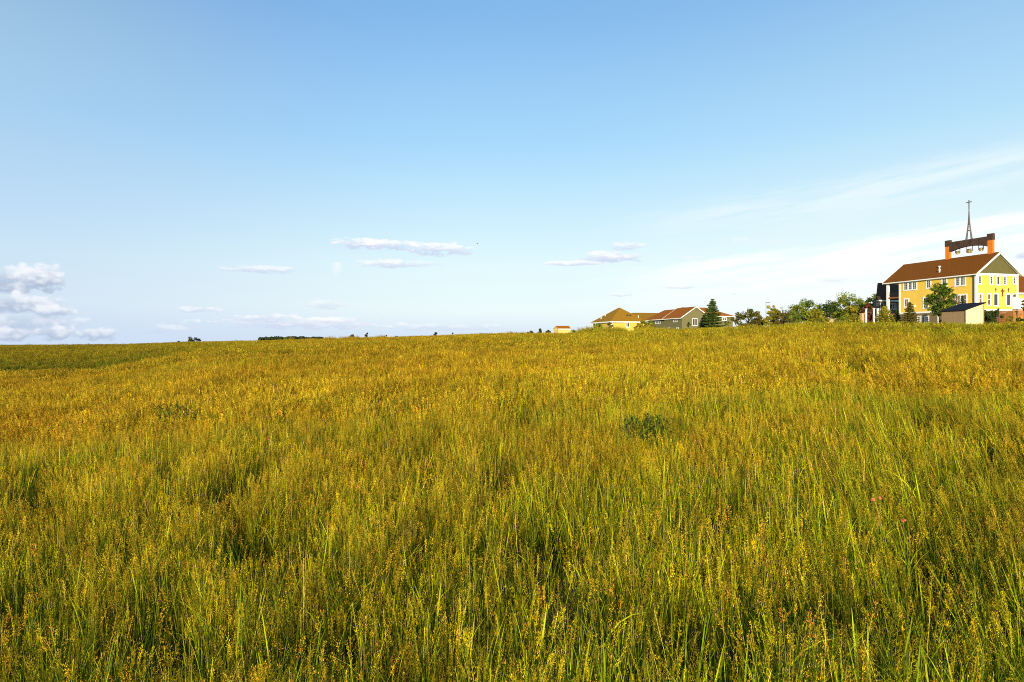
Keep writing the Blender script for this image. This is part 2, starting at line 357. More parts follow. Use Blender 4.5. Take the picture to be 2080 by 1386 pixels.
# ------------------------------------------------------------------ church
M_yel = mat('yellow_siding', (0.88, 0.57, 0.09), 0.6, 0.06, 1.2, siding=0.16, dirt=0.06)
M_olive = mat('olive_siding', (0.13, 0.115, 0.04), 0.7, 0.08, 1.5, siding=0.16)
M_roof = mat('brown_shingles', (0.215, 0.068, 0.007), 0.9, 0.22, 9, tiles=2.2, dirt=0.15, spec=0.1)
M_base = mat('taupe_siding', (0.20, 0.135, 0.07), 0.8, 0.1, 2, siding=0.2)
M_copper = mat('weathered_copper', (0.085, 0.045, 0.028), 0.55, 0.45, 3, dirt=0.4)
M_orange = mat('orange_render', (0.72, 0.20, 0.012), 0.7, 0.06, 2)
M_steel = mat('spire_steel', (0.13, 0.115, 0.125), 0.5, 0.15, 3)
M_gold = mat('bell_bronze', (0.55, 0.36, 0.10), 0.35, 0.2, 5, metal=0.6)
M_wood = mat('cedar_boards', (0.42, 0.16, 0.035), 0.75, 0.2, 3, siding=0.15)
ch = Fr(1983, 112.0, 0); CG = ground(*ch.world(3, 4)); ch.zb = CG = hz(661, 112.0)
church = empty('church', (ch.X0, ch.Y0, CG), YAW, label='tall yellow clapboard church with brown gable roof and bell frame with steel cross', cat='church')
Wd = ch.x_at(2068); Lw = ch.y_at(1826.5); Lr = ch.y_at(1793, -0.45); ZE = ch.z_at(556); ZR = ch.z_at(514, Wd / 2, 0); ZB = ch.z_at(628)
# main walls
b = MB()
b.prism([(0, 0, ZB), (Wd, 0, ZB), (Wd, 0, ZE), (0, 0, ZE)], (0, Lw, 0)); b.build('wall', M_yel, church)
gz = ZE + 0.25
b = MB(); hw = Wd / 2
b.prism([(0.02, 0.03, ZE + 0.005), (Wd - .02, 0.03, ZE + 0.005), (hw, 0.03, ZR - 0.12)], (0, Lr - 1.0, 0)); b.build('gable_wall', M_olive, church)
b = MB(); b.box(0.04, Wd - 0.04, 0.04, Lw - 0.04, -1.2, ZB - 0.01); b.build('basement_wall', M_base, church)
b = MB(); b.box(-0.05, Wd + 0.05, -0.05, Lw + 0.05, ZB - 0.27, ZB + 0.02); b.build('base_trim', M_white, church)
# roof: two slabs
OH = 0.45; slope = (ZR - ZE) / hw; zl = ZE - OH * slope * 0.35
b = MB()
def slab(mb, xa, za, xb, zb_, y0, y1, th=0.14):
    mb.hexa([(xa, y0, za), (xb, y0, zb_), (xb, y1, zb_), (xa, y1, za), (xa, y0, za + th), (xb, y0, zb_ + th), (xb, y1, zb_ + th), (xa, y1, za + th)])
slab(b, -OH, zl, hw, ZR, -0.5, Lr); slab(b, Wd + OH, zl, hw, ZR, -0.5, Lr)
b.build('roof', M_roof, church)
b = MB()
# rake boards, fascia, soffits and frieze
for y0, y1 in ((-0.56, -0.5), (Lr, Lr + 0.05)):
    b = MB(); slab(b, -OH - 0.03, zl - 0.20, hw, ZR - 0.20, y0, y1, 0.37); slab(b, Wd + OH + 0.03, zl - 0.20, hw, ZR - 0.20, y0, y1, 0.37)
    b.build('rake_board', M_white, church)
b = MB(); slab(b, -OH, zl - 0.12, hw, ZR - 0.12, -0.499, 0.0, 0.1); slab(b, Wd + OH, zl - 0.12, hw, ZR - 0.12, -0.499, 0.0, 0.1)
b.box(-OH + .02, 0, 0, Lr - 0.02, ZE - 0.16, ZE - 0.10); b.build('soffit', M_white, church)
b = MB(); b.box(-OH - 0.12, -OH - 0.005, -0.5, Lr, zl - 0.12, zl + 0.06); b.build('gutter', M_white, church)
b = MB(); b.box(-0.03, Wd + 0.03, -0.07, 0.0, ZE - 0.22, ZE + 0.12); b.box(-0.05, 0.0, 0, Lw, ZE - 0.32, ZE - 0.17); b.build('frieze', M_white, church)
for i, (x0, x1, y0, y1) in enumerate(((-0.045, 0.0, 0.0, 0.28), (-0.045, 0.32, -0.045, 0.0), (Wd - 0.28, Wd + 0.045, -0.045, 0.0), (-0.045, 0.0, Lw - 0.30, Lw + 0.04))):
    MB().box(x0, x1, y0, y1, ZB + 0.02, ZE - 0.23 if i else ZE - 0.33).build('corner_board', M_white, church)
b = MB(); b.tube([(-0.35, 0.40, ZE - 0.30), (-0.1, 0.38, ZE - 0.5), (-0.1, 0.38, 0.2)], 0.085, 8); b.build('downspout', M_dark, church)
# long side windows: glass spans read in photo pixels
def Lpx(z2x): return ch.y_at(1780 + z2x / 6.933)
def Lz(z2x, z2y): return ch.z_at(540 + z2y / 6.933, 0, Lpx(z2x))
def lwin(xa, xb, ya, yb, panes=None, cols=2, rows=4, glass=None, rail=False):
    y1, y0 = Lpx(xa), Lpx(xb)            # left in the picture is farther
    zt = Lz((xa + xb) / 2, ya); zb_ = Lz((xa + xb) / 2, yb)
    gaps = [(Lpx(g1), Lpx(g0)) for g0, g1 in (panes or [])][::-1]
    window(church, 'L', y0, y1, zb_, zt, cols, rows, 0.20, glass, 0.0, gaps, rail)
lwin(393, 562, 238, 335, [(440, 455), (500, 515)])
lwin(712, 760, 213, 310); lwin(932, 985, 188, 282); lwin(1118, 1248, 165, 275, [(1172, 1192)], 3, 4)
lwin(400, 450, 475, 575, None, 2, 4, M_glassr); lwin(670, 728, 455, 595, None, 2, 4, None, True); lwin(815, 865, 442, 585, None, 2, 4, None, True)
lwin(1117, 1268, 418, 545, [(1180, 1197)], 2, 2, M_glassr, True)
for xa, xb in ((585, 622), (688, 732), (872, 915), (1130, 1180)):
    y1, y0 = Lpx(xa), Lpx(xb); window(church, 'L', y0, y1, Lz(xa, 800), Lz(xa, 718), 2, 3, 0.14, None, 0.04)
b = MB(); yv = Lpx(548); zv = Lz(548, 572); b.tube([(0, yv, zv), (-0.25, yv, zv), (-0.38, yv, zv - 0.12)], [0.16, 0.16, 0.10], 10); b.build('wall_vent', M_white, church)
for zpy in (545.5, 553):
    yv = 9.0; 
    xx = None
    for k in range(200):
        xx = -OH + k * (hw + OH) / 200; zz = zl + (ZR - zl) * (xx + OH) / (hw + OH) + 0.14
        yv = ch.y_at(1908.5, xx)
        if zz >= ch.z_at(zpy, xx, yv): break
    b = MB(); b.tube([(xx, yv, zz - 0.1), (xx, yv, zz + 0.35)], 0.13, 10); b.tube([(xx, yv, zz + 0.3), (xx, yv, zz + 0.42)], 0.24, 10); b.build('roof_vent', M_white, church)
# gable end windows
def Gx(z3x): return ch.x_at(1960 + z3x / 11.55)
def Gz(z3x, z3y): return ch.z_at(550 + z3y / 11.55, Gx(z3x), 0)
def gwin(xa, xb, ya, yb, cols, rows, glass=None, rail=False):
    window(church, 'G', Gx(xa), Gx(xb), Gz(xa, yb), Gz(xa, ya), cols, rows, 0.19, glass, 0.0, (), rail)
for xa, xb, ya, yb, rows in ((325, 375, 130, 300, 4), (598, 642, 140, 312, 4), (755, 805, 140, 325, 1), (912, 958, 150, 318, 4), (1140, 1182, 155, 300, 4)):
    gwin(xa, xb, ya, yb, 1, rows)
gwin(335, 393, 555, 760, 1, 1, M_glassr, True); gwin(535, 595, 555, 805, 1, 1, M_glassr, True); gwin(680, 762, 555, 815, 1, 1); gwin(980, 1060, 562, 815, 1, 1)
window(church, 'G', Gx(835), Gx(950), Gz(900, 1032), Gz(900, 992), 3, 1, 0.1, None, 0.04)
def cross(xc, zt, zb_, za, wx, th):
    b = MB(); b.box(xc - th, xc + th, -0.10, -0.02, zb_, zt); b.box(xc - wx, xc - th, -0.10, -0.02, za - th, za + th); b.box(xc + th, xc + wx, -0.10, -0.02, za - th, za + th)
    for q, z in ((xc - wx, za), (xc + wx, za)): b.box(q - th * .5, q + th * .5, -0.11, -0.015, z - th * 1.5, z + th * 1.5)
    b.box(xc - th * 1.5, xc + th * 1.5, -0.11, -0.015, zt - th, zt + th * .3)
    b.build('wall_cross', mat('carved_brown_wood', (0.16, 0.07, 0.02), 0.8), church)
cross(Gx(878), Gz(878, 425), Gz(878, 605), Gz(878, 478), 0.30, 0.085)
cross(Gx(718), Gz(718, 410), Gz(718, 495), Gz(718, 438), 0.12, 0.035); cross(Gx(1018), Gz(1018, 412), Gz(1018, 498), Gz(1018, 440), 0.12, 0.035)
d0, d1 = Gx(1125), Gx(1195)
dz0, dz1 = ZB + 0.03, Gz(1150, 560)
b = MB(); b.box(d0 - .14, d0, -0.06, 0, dz0, dz1); b.box(d1, d1 + .14, -0.06, 0, dz0, dz1); b.box(d0 - .2, d1 + .2, -0.09, 0, dz1, dz1 + 0.22); dr = b.build('door', M_white, church)
b = MB(); b.box(d0, d1, -0.03, 0, dz0, dz1 - 0.5); b.box(d0, d1, -0.045, 0, dz1 - 0.5, dz1 - 0.42); b.build('door_leaf', M_white, dr)
MB().box(d0 + .05, d1 - .05, -0.035, -0.0, dz1 - 0.38, dz1 - 0.04).build('pane', M_glass, dr)
b = MB(); b.box(d0 + .1, d1 - .1, -0.2, -0.09, dz1 + 0.05, dz1 + 0.14); b.build('door_lamp', M_dark, church)
# porch under the far end of the roof
M_deck = mat('porch_floor_brown', (0.28, 0.10, 0.03), 0.7, 0.15, 2)
pz = ch.z_at(604, 0, Lw + 1.6)
yp = ch.y_at(1802.5, 0.05)
for xx in (0.02, Wd / 2, Wd - 0.4): MB().box(xx, xx + 0.42, yp - 0.2, yp + 0.22, -0.6, ZE - 0.17).build('porch_post', M_white, church)
MB().box(0.05, Wd - 0.05, Lw + 0.05, yp + 0.15, pz - 0.25, pz).build('balcony_floor', M_deck, church)
MB().box(0.05, Wd - 0.05, Lw + 0.05, yp + 0.15, ZB - 0.3, ZB - 0.05).build('porch_floor', M_deck, church)
MB().box(-0.4, Wd + 0.2, Lw, Lr - 0.3, ZE - 0.158, ZE - 0.105).build('porch_ceiling', M_white, church)
b = MB()
for k in range(2): b.box(0.06, 0.11, Lw + 0.06, yp - .2, pz + 0.45 + k * 0.45, pz + 0.50 + k * .45)
for k in range(12): y = Lw + .2 + k * (yp - Lw - .4) / 12; b.box(0.07, 0.10, y, y + 0.03, pz, pz + 0.9)
b.build('balcony_railing', M_dark, church)
M_slate = mat('dark_slate_shingles', (0.07, 0.042, 0.028), 0.95, 0.2, 8, tiles=2.2, spec=0.0)
M_greysiding = mat('grey_siding', (0.16, 0.14, 0.12), 0.8, 0.08, 2, siding=0.18)  # plain grey siding of the rear wing wall
ry = Lr + 5.0; rx = ch.x_at(1780.5, ry); rE = ch.z_at(611, rx, ry); rx2 = ch.x_at(1822, ry); rZ = ch.z_at(576, rx + 6, ry + 5.5) 
b = MB(); d5 = 5.5
b.hexa([(rx, ry, rE), (rx + 14, ry, rE), (rx + 14, ry + d5, rZ), (rx + d5, ry + d5, rZ), (rx, ry, rE + .12), (rx + 14, ry, rE + .12), (rx + 14, ry + d5, rZ + .12), (rx + d5, ry + d5, rZ + .12)])
b.hexa([(rx, ry, rE), (rx + d5, ry + d5, rZ), (rx + d5 + .01, ry + d5 + .01, rZ), (rx + 4.7, ry + 5.2, rE), (rx, ry, rE + .12), (rx + d5, ry + d5, rZ + .12), (rx + d5 + .01, ry + d5 + .01, rZ + .12), (rx + 4.7, ry + 5.2, rE + .12)])
b.build('rear_wing_roof', M_slate, church)
b = MB(); b.box(rx + 1.2, rx + 13, ry + .5, ry + 2.0, -1, rE); b.build('rear_wing_wall', M_greysiding, church)
MB().box(rx - .05, rx + 14, ry - .08, ry - .01, rE - .14, rE + .15).build('rear_wing_fascia', M_white, church)
for pa, pb in ((1789, 1794.5), (1807, 1811.5), (1813, 1819)): window(church, 'G', ch.x_at(pa, ry + .5), ch.x_at(pb, ry + .5), ch.z_at(627, rx, ry), ch.z_at(616, rx, ry), 1, 1, .14, None, ry + .5)
MB().box(Wd * .25, Wd - .1, Lw + .01, Lw + .04, ZB, ZE - .2).build('porch_end_wall', M_yel, church)
# bell frame on the ridge
xm = Wd / 2
def Rt(px): return ch.y_at(px, xm)
def Rz(px, py): return ch.z_at(py, xm, Rt(px))
t1, t2 = Rt(1926.5), Rt(2013); pw = 0.45
ztop = 0.5 * (Rz(1926.5, 487) + Rz(2013, 478.5)); zcap = ztop - 1.02
frame_parts = []
for t in (t1, t2):
    p = MB().box(xm - pw * .45, xm + pw * .45, t - pw, t + pw, ZR - 1.2, zcap).build('bell_frame_pillar', M_orange, church)
    b = MB(); b.box(xm - pw * .45 - 0.06, xm + pw * .45 + .06, t - pw - 0.05, t + pw + .05, zcap, ztop); b.box(xm - pw * .45 - 0.08, xm + pw * .45 + .08, t - pw - 0.07, t + pw + .07, ztop, ztop + 0.06); b.build('cap', M_copper, p)
b = MB(); ya, yb = t2 + pw + .05, t1 - pw - .05; n = 20; bt = ztop - 0.33
pts_t, pts_b = [], []
for k in range(n + 1):
    s = k / n; y = ya + (yb - ya) * s; pts_b.append((y, bt - 1.68 + 0.50 * (1 - (2 * s - 1) ** 2))); pts_t.append((y, bt))
for k in range(n):
    (y0, z0), (y1, z1) = pts_b[k], pts_b[k + 1]
    b.hexa([(xm - .28, y0, z0), (xm + .28, y0, z0), (xm + .28, y1, z1), (xm - .28, y1, z1), (xm - .28, y0, bt), (xm + .28, y0, bt), (xm + .28, y1, bt), (xm - .28, y1, bt)])
    if k % 2 == 0: b.box(xm - .31, xm - .28, y0, y0 + 0.05, max(z0, z1), bt)
b.build('bell_beam', M_copper, church)
# bells in their hangers
for px, sc in ((1945.5, 1.1), (1969, 1.45), (1993, 1.1)):
    t = Rt(px); s_ = (t - ya) / (yb - ya); zb_ = bt - 1.68 + 0.50 * (1 - (2 * s_ - 1) ** 2); z0 = zb_ - 0.60 * sc
    h = MB(); hwid = 0.40 * sc
    for q in (-hwid, hwid): h.box(xm - .04, xm + .04, t + q - .035, t + q + .035, z0 - 0.05, zb_ + 0.1)
    h.box(xm - .04, xm + .04, t - hwid * .62, t + hwid * .62, z0 + 0.22 * sc, z0 + 0.30 * sc)
    for q in (-1, 1): h.box(xm - .035, xm + .035, t + q * hwid * .62 - .03, t + q * hwid * .62 + .03, z0 - .02, z0 + 0.30 * sc); h.box(xm - .03, xm + .03, min(t + q * hwid, t + q * hwid * .62), max(t + q * hwid, t + q * hwid * .62), z0 - .03, z0 + .02)
    ho = h.build('bell_hanger', M_dark, church)
    bl = MB(); r = 0.32 * sc
    bl.lathe([(0.03, 0.32), (r * .45, 0.30), (r * .55, 0.2), (r * .62, 0.05), (r * .75, -0.08), (r, -0.2), (r * 1.02, -0.23), (r * .8, -0.2)], (xm, t, z0 - 0.02), 14)
    bl.tube([(xm, t, z0), (xm, t, z0 - 0.32)], 0.03, 6); bl.build('bell', M_gold, ho, True)
# spire
tm = Rt(1968.5); zs = bt; ztip = Rz(1967, 433); zrod = Rz(1967, 424); zx = Rz(1966, 407)
b = MB()
def leg(dx, dy):
    pts = []; 
    for k in range(9):
        s = k / 8; w = (1 - s) ** 1.7 * 0.92 + 0.08
        pts.append((xm + dx * w, tm + dy * w, zs - 0.03 + (ztip - zs) * s))
    b.tube(pts, [0.11, .10, .10, .09, .085, .08, .08, .07, .06], 6)
for dx in (-.1, .1):
    for dy in (-.52, .52): leg(dx, dy)
w = (1 - .33) ** 1.7 * .92 + .08
zz = zs + (ztip - zs) * 0.33
b.box(xm - .35 * w, xm + .35 * w, tm - .52 * w, tm + .52 * w, zz, zz + 0.08)
b.tube([(xm, tm, zs + (ztip - zs) * .55), (xm, tm, ztip), (xm, tm, zrod)], [0.05, 0.10, 0.07], 6)
b.build('spire', M_steel, church)
b = MB(); cz0 = zrod - 0.1
b.box(xm - .04, xm + .04, tm - .075, tm + .075, cz0, zx); za = Rz(1966, 411.5)
b.box(xm - .04, xm + .04, tm - .52, tm - .055, za - .07, za + .07); b.box(xm - .04, xm + .04, tm + .055, tm + .52, za - .07, za + .07); b.build('spire_cross', M_steel, church)
# low wing on the right
wy = 3.0; wzE = ch.z_at(596, Wd + 0.5, wy); 
b = MB(); b.box(Wd + 0.06, Wd + 11, wy, wy + 9, -0.5, wzE).build('wing_wall', M_yel, church)
b = MB(); wr = ch.z_at(556, Wd + 1, wy + 4.5)
b.hexa([(Wd + .06, wy - .4, wzE), (Wd + 11.5, wy - .4, wzE), (Wd + 11.5, wy + 4.5, wr), (Wd + .06, wy + 4.5, wr), (Wd + .06, wy - .4, wzE + .12), (Wd + 11.5, wy - .4, wzE + .12), (Wd + 11.5, wy + 4.5, wr + .12), (Wd + .06, wy + 4.5, wr + .12)])
b.hexa([(Wd + .06, wy + 9.4, wzE), (Wd + 11.5, wy + 9.4, wzE), (Wd + 11.5, wy + 4.5, wr), (Wd + .06, wy + 4.5, wr), (Wd + .06, wy + 9.4, wzE + .12), (Wd + 11.5, wy + 9.4, wzE + .12), (Wd + 11.5, wy + 4.5, wr + .12), (Wd + .06, wy + 4.5, wr + .12)])
b.build('wing_roof', M_roof, church)
MB().box(Wd + .06, Wd + 11.5, wy - .47, wy - .4, wzE - .16, wzE + .14).build('wing_fascia', M_white, church)
b = MB(); wz2 = ch.z_at(606, Wd + 0.5, 1.0); b.box(Wd + 0.06, Wd + 3.2, 0.6, wy - 0.01, ZB - 0.6, wz2); b.box(Wd - .55, Wd + 3.3, -0.5, 0.55, ZB - .25, ZB - .1)
b.build('entrance_porch', M_white, church)

# things around the church
f = Fr(2058, 106.0, 0); gz0 = hz(655, 106)
fo = empty('wooden_enclosure', (f.X0, f.Y0, gz0 - 1.2), YAW, label='brown timber slatted enclosure at the right foot of the church', cat='fence')
for k in range(12): MB().box(0, 4.5, 0, 0.06, 0.05 + k * 0.27, 0.05 + k * 0.27 + 0.23).build('board', M_wood, fo)
for k in range(11): MB().box(0.0, 0.06, 0.07, 2.6, 0.05 + k * 0.27, 0.05 + k * 0.27 + 0.24).build('board', M_wood, fo)
for x in (0.08, 2.2, 4.3): MB().box(x, x + .12, .061, .18, 0, 3.35).build('post', M_wood, fo)
M_grey = mat('grey_metal', (0.30, 0.28, 0.25), 0.5, 0.1, 3)
for i, (px, w_, h_, lb) in enumerate(((2031.8, 0.75, 0.72, 'left grey air conditioning unit below the church gable'), (2041.5, 0.55, .8, 'right pale air conditioning unit beside the timber enclosure'))):
    f = Fr(px, 109.0, 0); z0 = hz(648.5, 109)
    a = empty('air_conditioner', (f.X0, f.Y0, z0), YAW, label=lb, cat='air conditioner', group='units at the church foot')
    MB().box(0, w_, 0, .7, 0, h_).build('housing', M_grey, a)
    b = MB(); [b.box(.04, w_ - .04, -.012, 0, .08 + k * .08, .1 + k * .08) for k in range(7)]; b.build('grille', M_dark, a)
    MB().lathe([(.2, 0), (.25, .03), (.1, .06)], (w_ / 2, .35, h_), 12).build('fan_cover', M_dark, a)
def lamp(px, Y, py0, py1, arm, lb):
    z0 = ground(rr(px) * Y, Y); zt = hz(py1, Y)
    a = empty('lamp_post', (rr(px) * Y, Y, z0), 0, label=lb, cat='lamp post')
    H = zt - z0
    MB().tube([(0, 0, -.2), (0, 0, H * .5), (0, 0, H - .1)], [.06, .05, .04], 8).build('pole', M_dark, a)
    if arm: MB().box(-.05, arm, -.08, .08, H - .12, H - .02).build('lamp_head', M_dark, a)
    else: MB().lathe([(.05, 0), (.14, .03), (.16, .25), (.2, .28), (.03, .4)], (0, 0, H - .35), 10).build('lamp_head', M_dark, a)
lamp(2028, 108, 650, 627, 0, 'short dark lantern post beside the bush below the church gable')
lamp(1556, 150, 660, 614.5, .9, 'thin street lamp beside the light green tree left of centre trees')

# lean-to shed
M_shedL = mat('shed_boards', (0.30, 0.20, 0.10), 0.8, 0.1, 3, siding=0.3, vert=True); M_shedR = mat('shed_cream', (0.88, 0.72, 0.36), 0.7, 0.06, 1.5)
M_blackroof = mat('black_roofing', (0.016, 0.013, 0.018), 0.8, 0.2, 3, spec=0.1)
s = Fr(1960.5, 90.0, 0); sz = hz(664, 90)
s.zb = sz
shed = empty('garden_shed', (s.X0, s.Y0, sz), YAW, label='small cream lean-to shed with black sloping roof in front of the church', cat='shed')
sw = s.x_at(1998.5); sl = s.y_at(1913); zlo = s.z_at(630.5); zhi = s.z_at(617, sw, 0)
b = MB(); b.prism([(0.03, 0, -.6), (sw, 0, -.6), (sw, 0, zhi), (0.03, 0, zlo)], (0, sl, 0)); b.build('wall', M_shedR, shed)
MB().box(-0.01, 0.028, 0.03, sl, -.6, zlo - .01).build('board_cladding', M_shedL, shed)
MB().box(-0.04, 0.05, -0.04, 0.029, -.6, zlo - .02).build('corner_post', M_dark, shed)
b = MB(); dz = (zhi - zlo) / sw
b.hexa([(-.2, -.15, zlo - .2 * dz), (sw + .25, -.15, zhi + .25 * dz), (sw + .25, sl + .15, zhi + .25 * dz), (-.2, sl + .15, zlo - .2 * dz), (-.2, -.15, zlo - .2 * dz + .13), (sw + .25, -.15, zhi + .25 * dz + .13), (sw + .25, sl + .15, zhi + .25 * dz + .13), (-.2, sl + .15, zlo - .2 * dz + .13)])
b.build('roof', M_blackroof, shed)
MB().box(sw - .1, sw + .03, -0.03, -0.002, -.6, zhi - .1).build('corner_board', M_wood, shed)

# ------------------------------------------------------------------ houses to the left
M_hroof = mat('orange_brown_shingles', (0.33, 0.10, 0.010), 0.9, 0.15, 7, dirt=0.12, spec=0.1)
M_hroof2 = mat('golden_brown_shingles', (0.32, 0.155, 0.012), 0.9, 0.15, 7, dirt=0.12, spec=0.1)
M_green = mat('grey_green_siding', (0.17, 0.15, 0.065), 0.7, 0.06, 2, siding=0.18)
M_yel2 = mat('pale_yellow_siding', (0.64, 0.46, 0.08), 0.65, 0.06, 2, siding=0.18)
M_cream = mat('cream_siding', (0.64, 0.45, 0.13), 0.65, 0.06, 2, siding=0.18)
g = Fr(1385, 200.0, 0); g.zb = hz(672, 200)
gh = empty('house', (g.X0, g.Y0, g.zb), YAW, label='grey green siding house with orange brown gable roof left of the pine', cat='house')
gm = g.x_at(1413, 0); gw = 2 * gm; gE = g.z_at(645.5); gR = g.z_at(624, gm, 0); gl1 = g.y_at(1349); gl2 = g.y_at(1309)
b = MB(); b.prism([(0, 0, -1), (gw, 0, -1), (gw, 0, gE), (gm, 0, gR - .1), (0, 0, gE)], (0, gl1, 0)); b.box(0.4, gw, gl1, gl2 - .6, -1, gE - .1); b.build('wall', M_green, gh)
b = MB(); sg = (gR - gE) / gm
slab(b, -.5, gE - .5 * sg * .4, gm, gR, -.4, gl1 + .3, .16); slab(b, gw + .5, gE - .5 * sg * .4, gm, gR, -.4, gl1 + .3, .16)
# rear section with a hip end
e0, r0 = gE - .28, gR - .22; y0, y1 = gl1 + .301, gl2; hp = 5.0
def slopequad(mb, p, th=.14):
    mb.hexa(list(p) + [(q[0], q[1], q[2] + th) for q in p])
slopequad(b, [(-.45, y0, e0), (gm, y0, r0), (gm, y1 - hp, r0), (-.45, y1, e0)])
slopequad(b, [(gw + .45, y0, e0), (gm, y0, r0), (gm, y1 - hp, r0), (gw + .45, y1, e0)])
b.prism([(-.45, y1, e0), (gw + .45, y1, e0), (gm, y1 - hp, r0)], (0, 0, .139)); b.build('roof', M_hroof, gh)
b = MB()
for ya_, yb_ in ((-.46, -.4), (gl1 + .302, gl1 + .36)):
    b = MB(); slab(b, -.53, gE - .5 * sg * .4 - .12, gm, gR - .12, ya_, yb_, .32); slab(b, gw + .53, gE - .5 * sg * .4 - .12, gm, gR - .12, ya_, yb_, .32)
    b.build('rake_board', M_white, gh)
MB().box(-.62, -.505, -.4, gl2, e0 - .02, e0 + .2).build('gutter', M_white, gh)
def hpx(fr, z10x): return fr.y_at(1300 + z10x / 10.4)
def hlz(fr, x, y): return fr.z_at(600 + y / 10.4, 0, hpx(fr, x))
for xa, xb, ya_, yb_, c in ((305, 400, 525, 600, 3), (708, 782, 500, 560, 2)):
    yL, yR = hpx(g, xa), hpx(g, xb); gp = [(yR + (yL - yR) * k / c - .06, yR + (yL - yR) * k / c + .06) for k in range(1, c)]
    window(gh, 'L', yR, yL, hlz(g, xa, yb_), hlz(g, xa, ya_), 1, 1, .16, None, 0.4 if xa < 500 else 0.0, gp)
for xa, xb in ((592, 628), (772, 812)): window(gh, 'L', hpx(g, xb), hpx(g, xa), hlz(g, xa, 750), hlz(g, xa, 695), 2, 1, .16)
xa, xb = g.x_at(1300 + 1118 / 10.4), g.x_at(1300 + 1200 / 10.4)
dd = window(gh, 'G', xa, xb, g.z_at(661), g.z_at(647.5), 1, 1, .16, None, 0, [((xa + xb) / 2 - .08, (xa + xb) / 2 + .08)]); dd.name = 'patio_door'
b = MB(); yv = g.y_at(1322.5); zv = g.z_at(655, 0, yv); b.lathe([(.05, -.1), (.32, 0), (.34, .03)], (0, 0, 0), 12)
dsh = b.build('satellite_dish', M_white, gh, True); dsh.location = (-.1, yv, zv); dsh.rotation_euler = (R(70), 0, R(-40))
# hipped wing behind, running right
b = MB(); wx0, wx1 = gw * .6, g.x_at(1493.5, 4); wE = g.z_at(643.5, wx1, 4) ; wR = g.z_at(626, wx0 + 6, 9)
b.box(gw + .01, wx1 - .5, 4.5, 14, -1, wE); b.build('wing_wall', M_green, gh)
b = MB(); slopequad(b, [(gw * .55, 4, wE), (wx1, 4, wE), (wx1 - 7.2, 9, wR), (gw * .55, 9, wR)]); slopequad(b, [(gw * .55, 14.4, wE), (wx1, 14.4, wE), (wx1 - 7.2, 9, wR), (gw * .55, 9, wR)])
slopequad(b, [(wx1, 4, wE), (wx1, 14.4, wE), (wx1 - 7.19, 9.01, wR), (wx1 - 7.2, 9, wR)]); b.build('wing_roof', M_hroof, gh)
MB().box(gw + .6, wx1 + .03, 3.9, 3.99, wE - .12, wE + .16).build('wing_fascia', M_white, gh)
xa, xb = g.x_at(1467.8, 4.5), g.x_at(1474.6, 4.5); window(gh, 'G', xa, xb, g.z_at(650.5, xa, 4.5), g.z_at(646.5, xa, 4.5), 1, 1, .2, M_glass, 4.5, [((xa + xb) / 2 - .07, (xa + xb) / 2 + .07)])

h = Fr(1240, 190.0, 0); h.zb = hz(676, 190)
hh = empty('house', (h.X0, h.Y0, h.zb), YAW, label='pale yellow house with golden brown pyramid roof and screened porch', cat='house')
hE = h.z_at(654, 0, 0); hR = h.z_at(626.5, 5.6, 6.8); hx, hy = 11.4, 15.0
b = MB(); b.box(.5, hx - .5, .5, 8.6, -1, hE); b.build('wall', M_yel2, hh)
b = MB(); ap = [(5.7, 6.2, hR), (5.7, 7.4, hR)]
slopequad(b, [(0, 0, hE), (hx, 0, hE), (5.71, 6.2, hR), (5.7, 6.2, hR)]); slopequad(b, [(0, 0, hE), (5.7, 6.2, hR), (5.7, 7.4, hR), (0, hy, hE)])
slopequad(b, [(hx, 0, hE), (hx, hy, hE), (5.7, 7.4, hR), (5.7, 6.2, hR)]); slopequad(b, [(0, hy, hE), (hx, hy, hE), (5.71, 7.4, hR), (5.7, 7.4, hR)])
b.build('roof', M_hroof2, hh)
b = MB(); b.box(-.08, hx, -.09, -.01, hE - .16, hE + .14); b.box(-.09, -.01, -.01, hy, hE - .16, hE + .14); b.build('fascia', M_white, hh)
M_porch = mat('porch_interior', (0.42, 0.14, 0.03), 0.8, 0.3, 1.0)
b = MB(); b.box(1.6, hx - .5, 8.7, 14.4, -.8, hE - .02); b.build('porch_back_wall', M_porch, hh)
for y in (8.9, 11.2, 14.2): MB().box(.3, .48, y, y + .18, -.8, hE - .02).build('porch_post', M_white, hh)
b = MB(); b.box(.34, .44, 9.08, 14.2, hE - 1.75, hE - 1.62); b.build('porch_rail', M_white, hh)
MB().box(.4, .75, .3, .499, -.8, hE - .02).build('column', M_white, hh)
xa, xb = h.x_at(1272.3, .5), h.x_at(1277.7, .5); window(hh, 'G', xa, xb, h.z_at(664, xa, .5), h.z_at(656.5, xa, .5), 1, 1, .2, M_glass, .5, [((xa + xb) / 2 - .06, (xa + xb) / 2 + .06)])
for px, py in ((1229.3, 641), (1221, 647), (1296.5, 644)):
    # small vent pipes: march the roof
    side = px < 1250; best = None
    for k in range(60):
        if side: x_ = 0.3 + k * .08; y_ = h.y_at(px, x_); z_ = hE + (hR - hE) * min(x_ / 5.7, 1)
        else: y_ = 0.3 + k * .09; x_ = h.x_at(px, y_); z_ = hE + (hR - hE) * min(y_ / 6.2, 1)
        if z_ + .15 >= h.z_at(py + 1.5, x_, y_): best = (x_, y_, z_); break
    if best: MB().tube([(best[0], best[1], best[2]), (best[0], best[1], best[2] + .75)], .12, 8).build('vent_pipe', M_white, hh)
for px in (1274.5, 1280.5):
    y_ = 2.6; x_ = h.x_at(px, y_); z_ = hE + (hR - hE) * y_ / 6.2; MB().box(x_ - .2, x_ + .2, y_ - .2, y_ + .2, z_ + .1, z_ + .45).build('roof_vent', M_dark, hh)

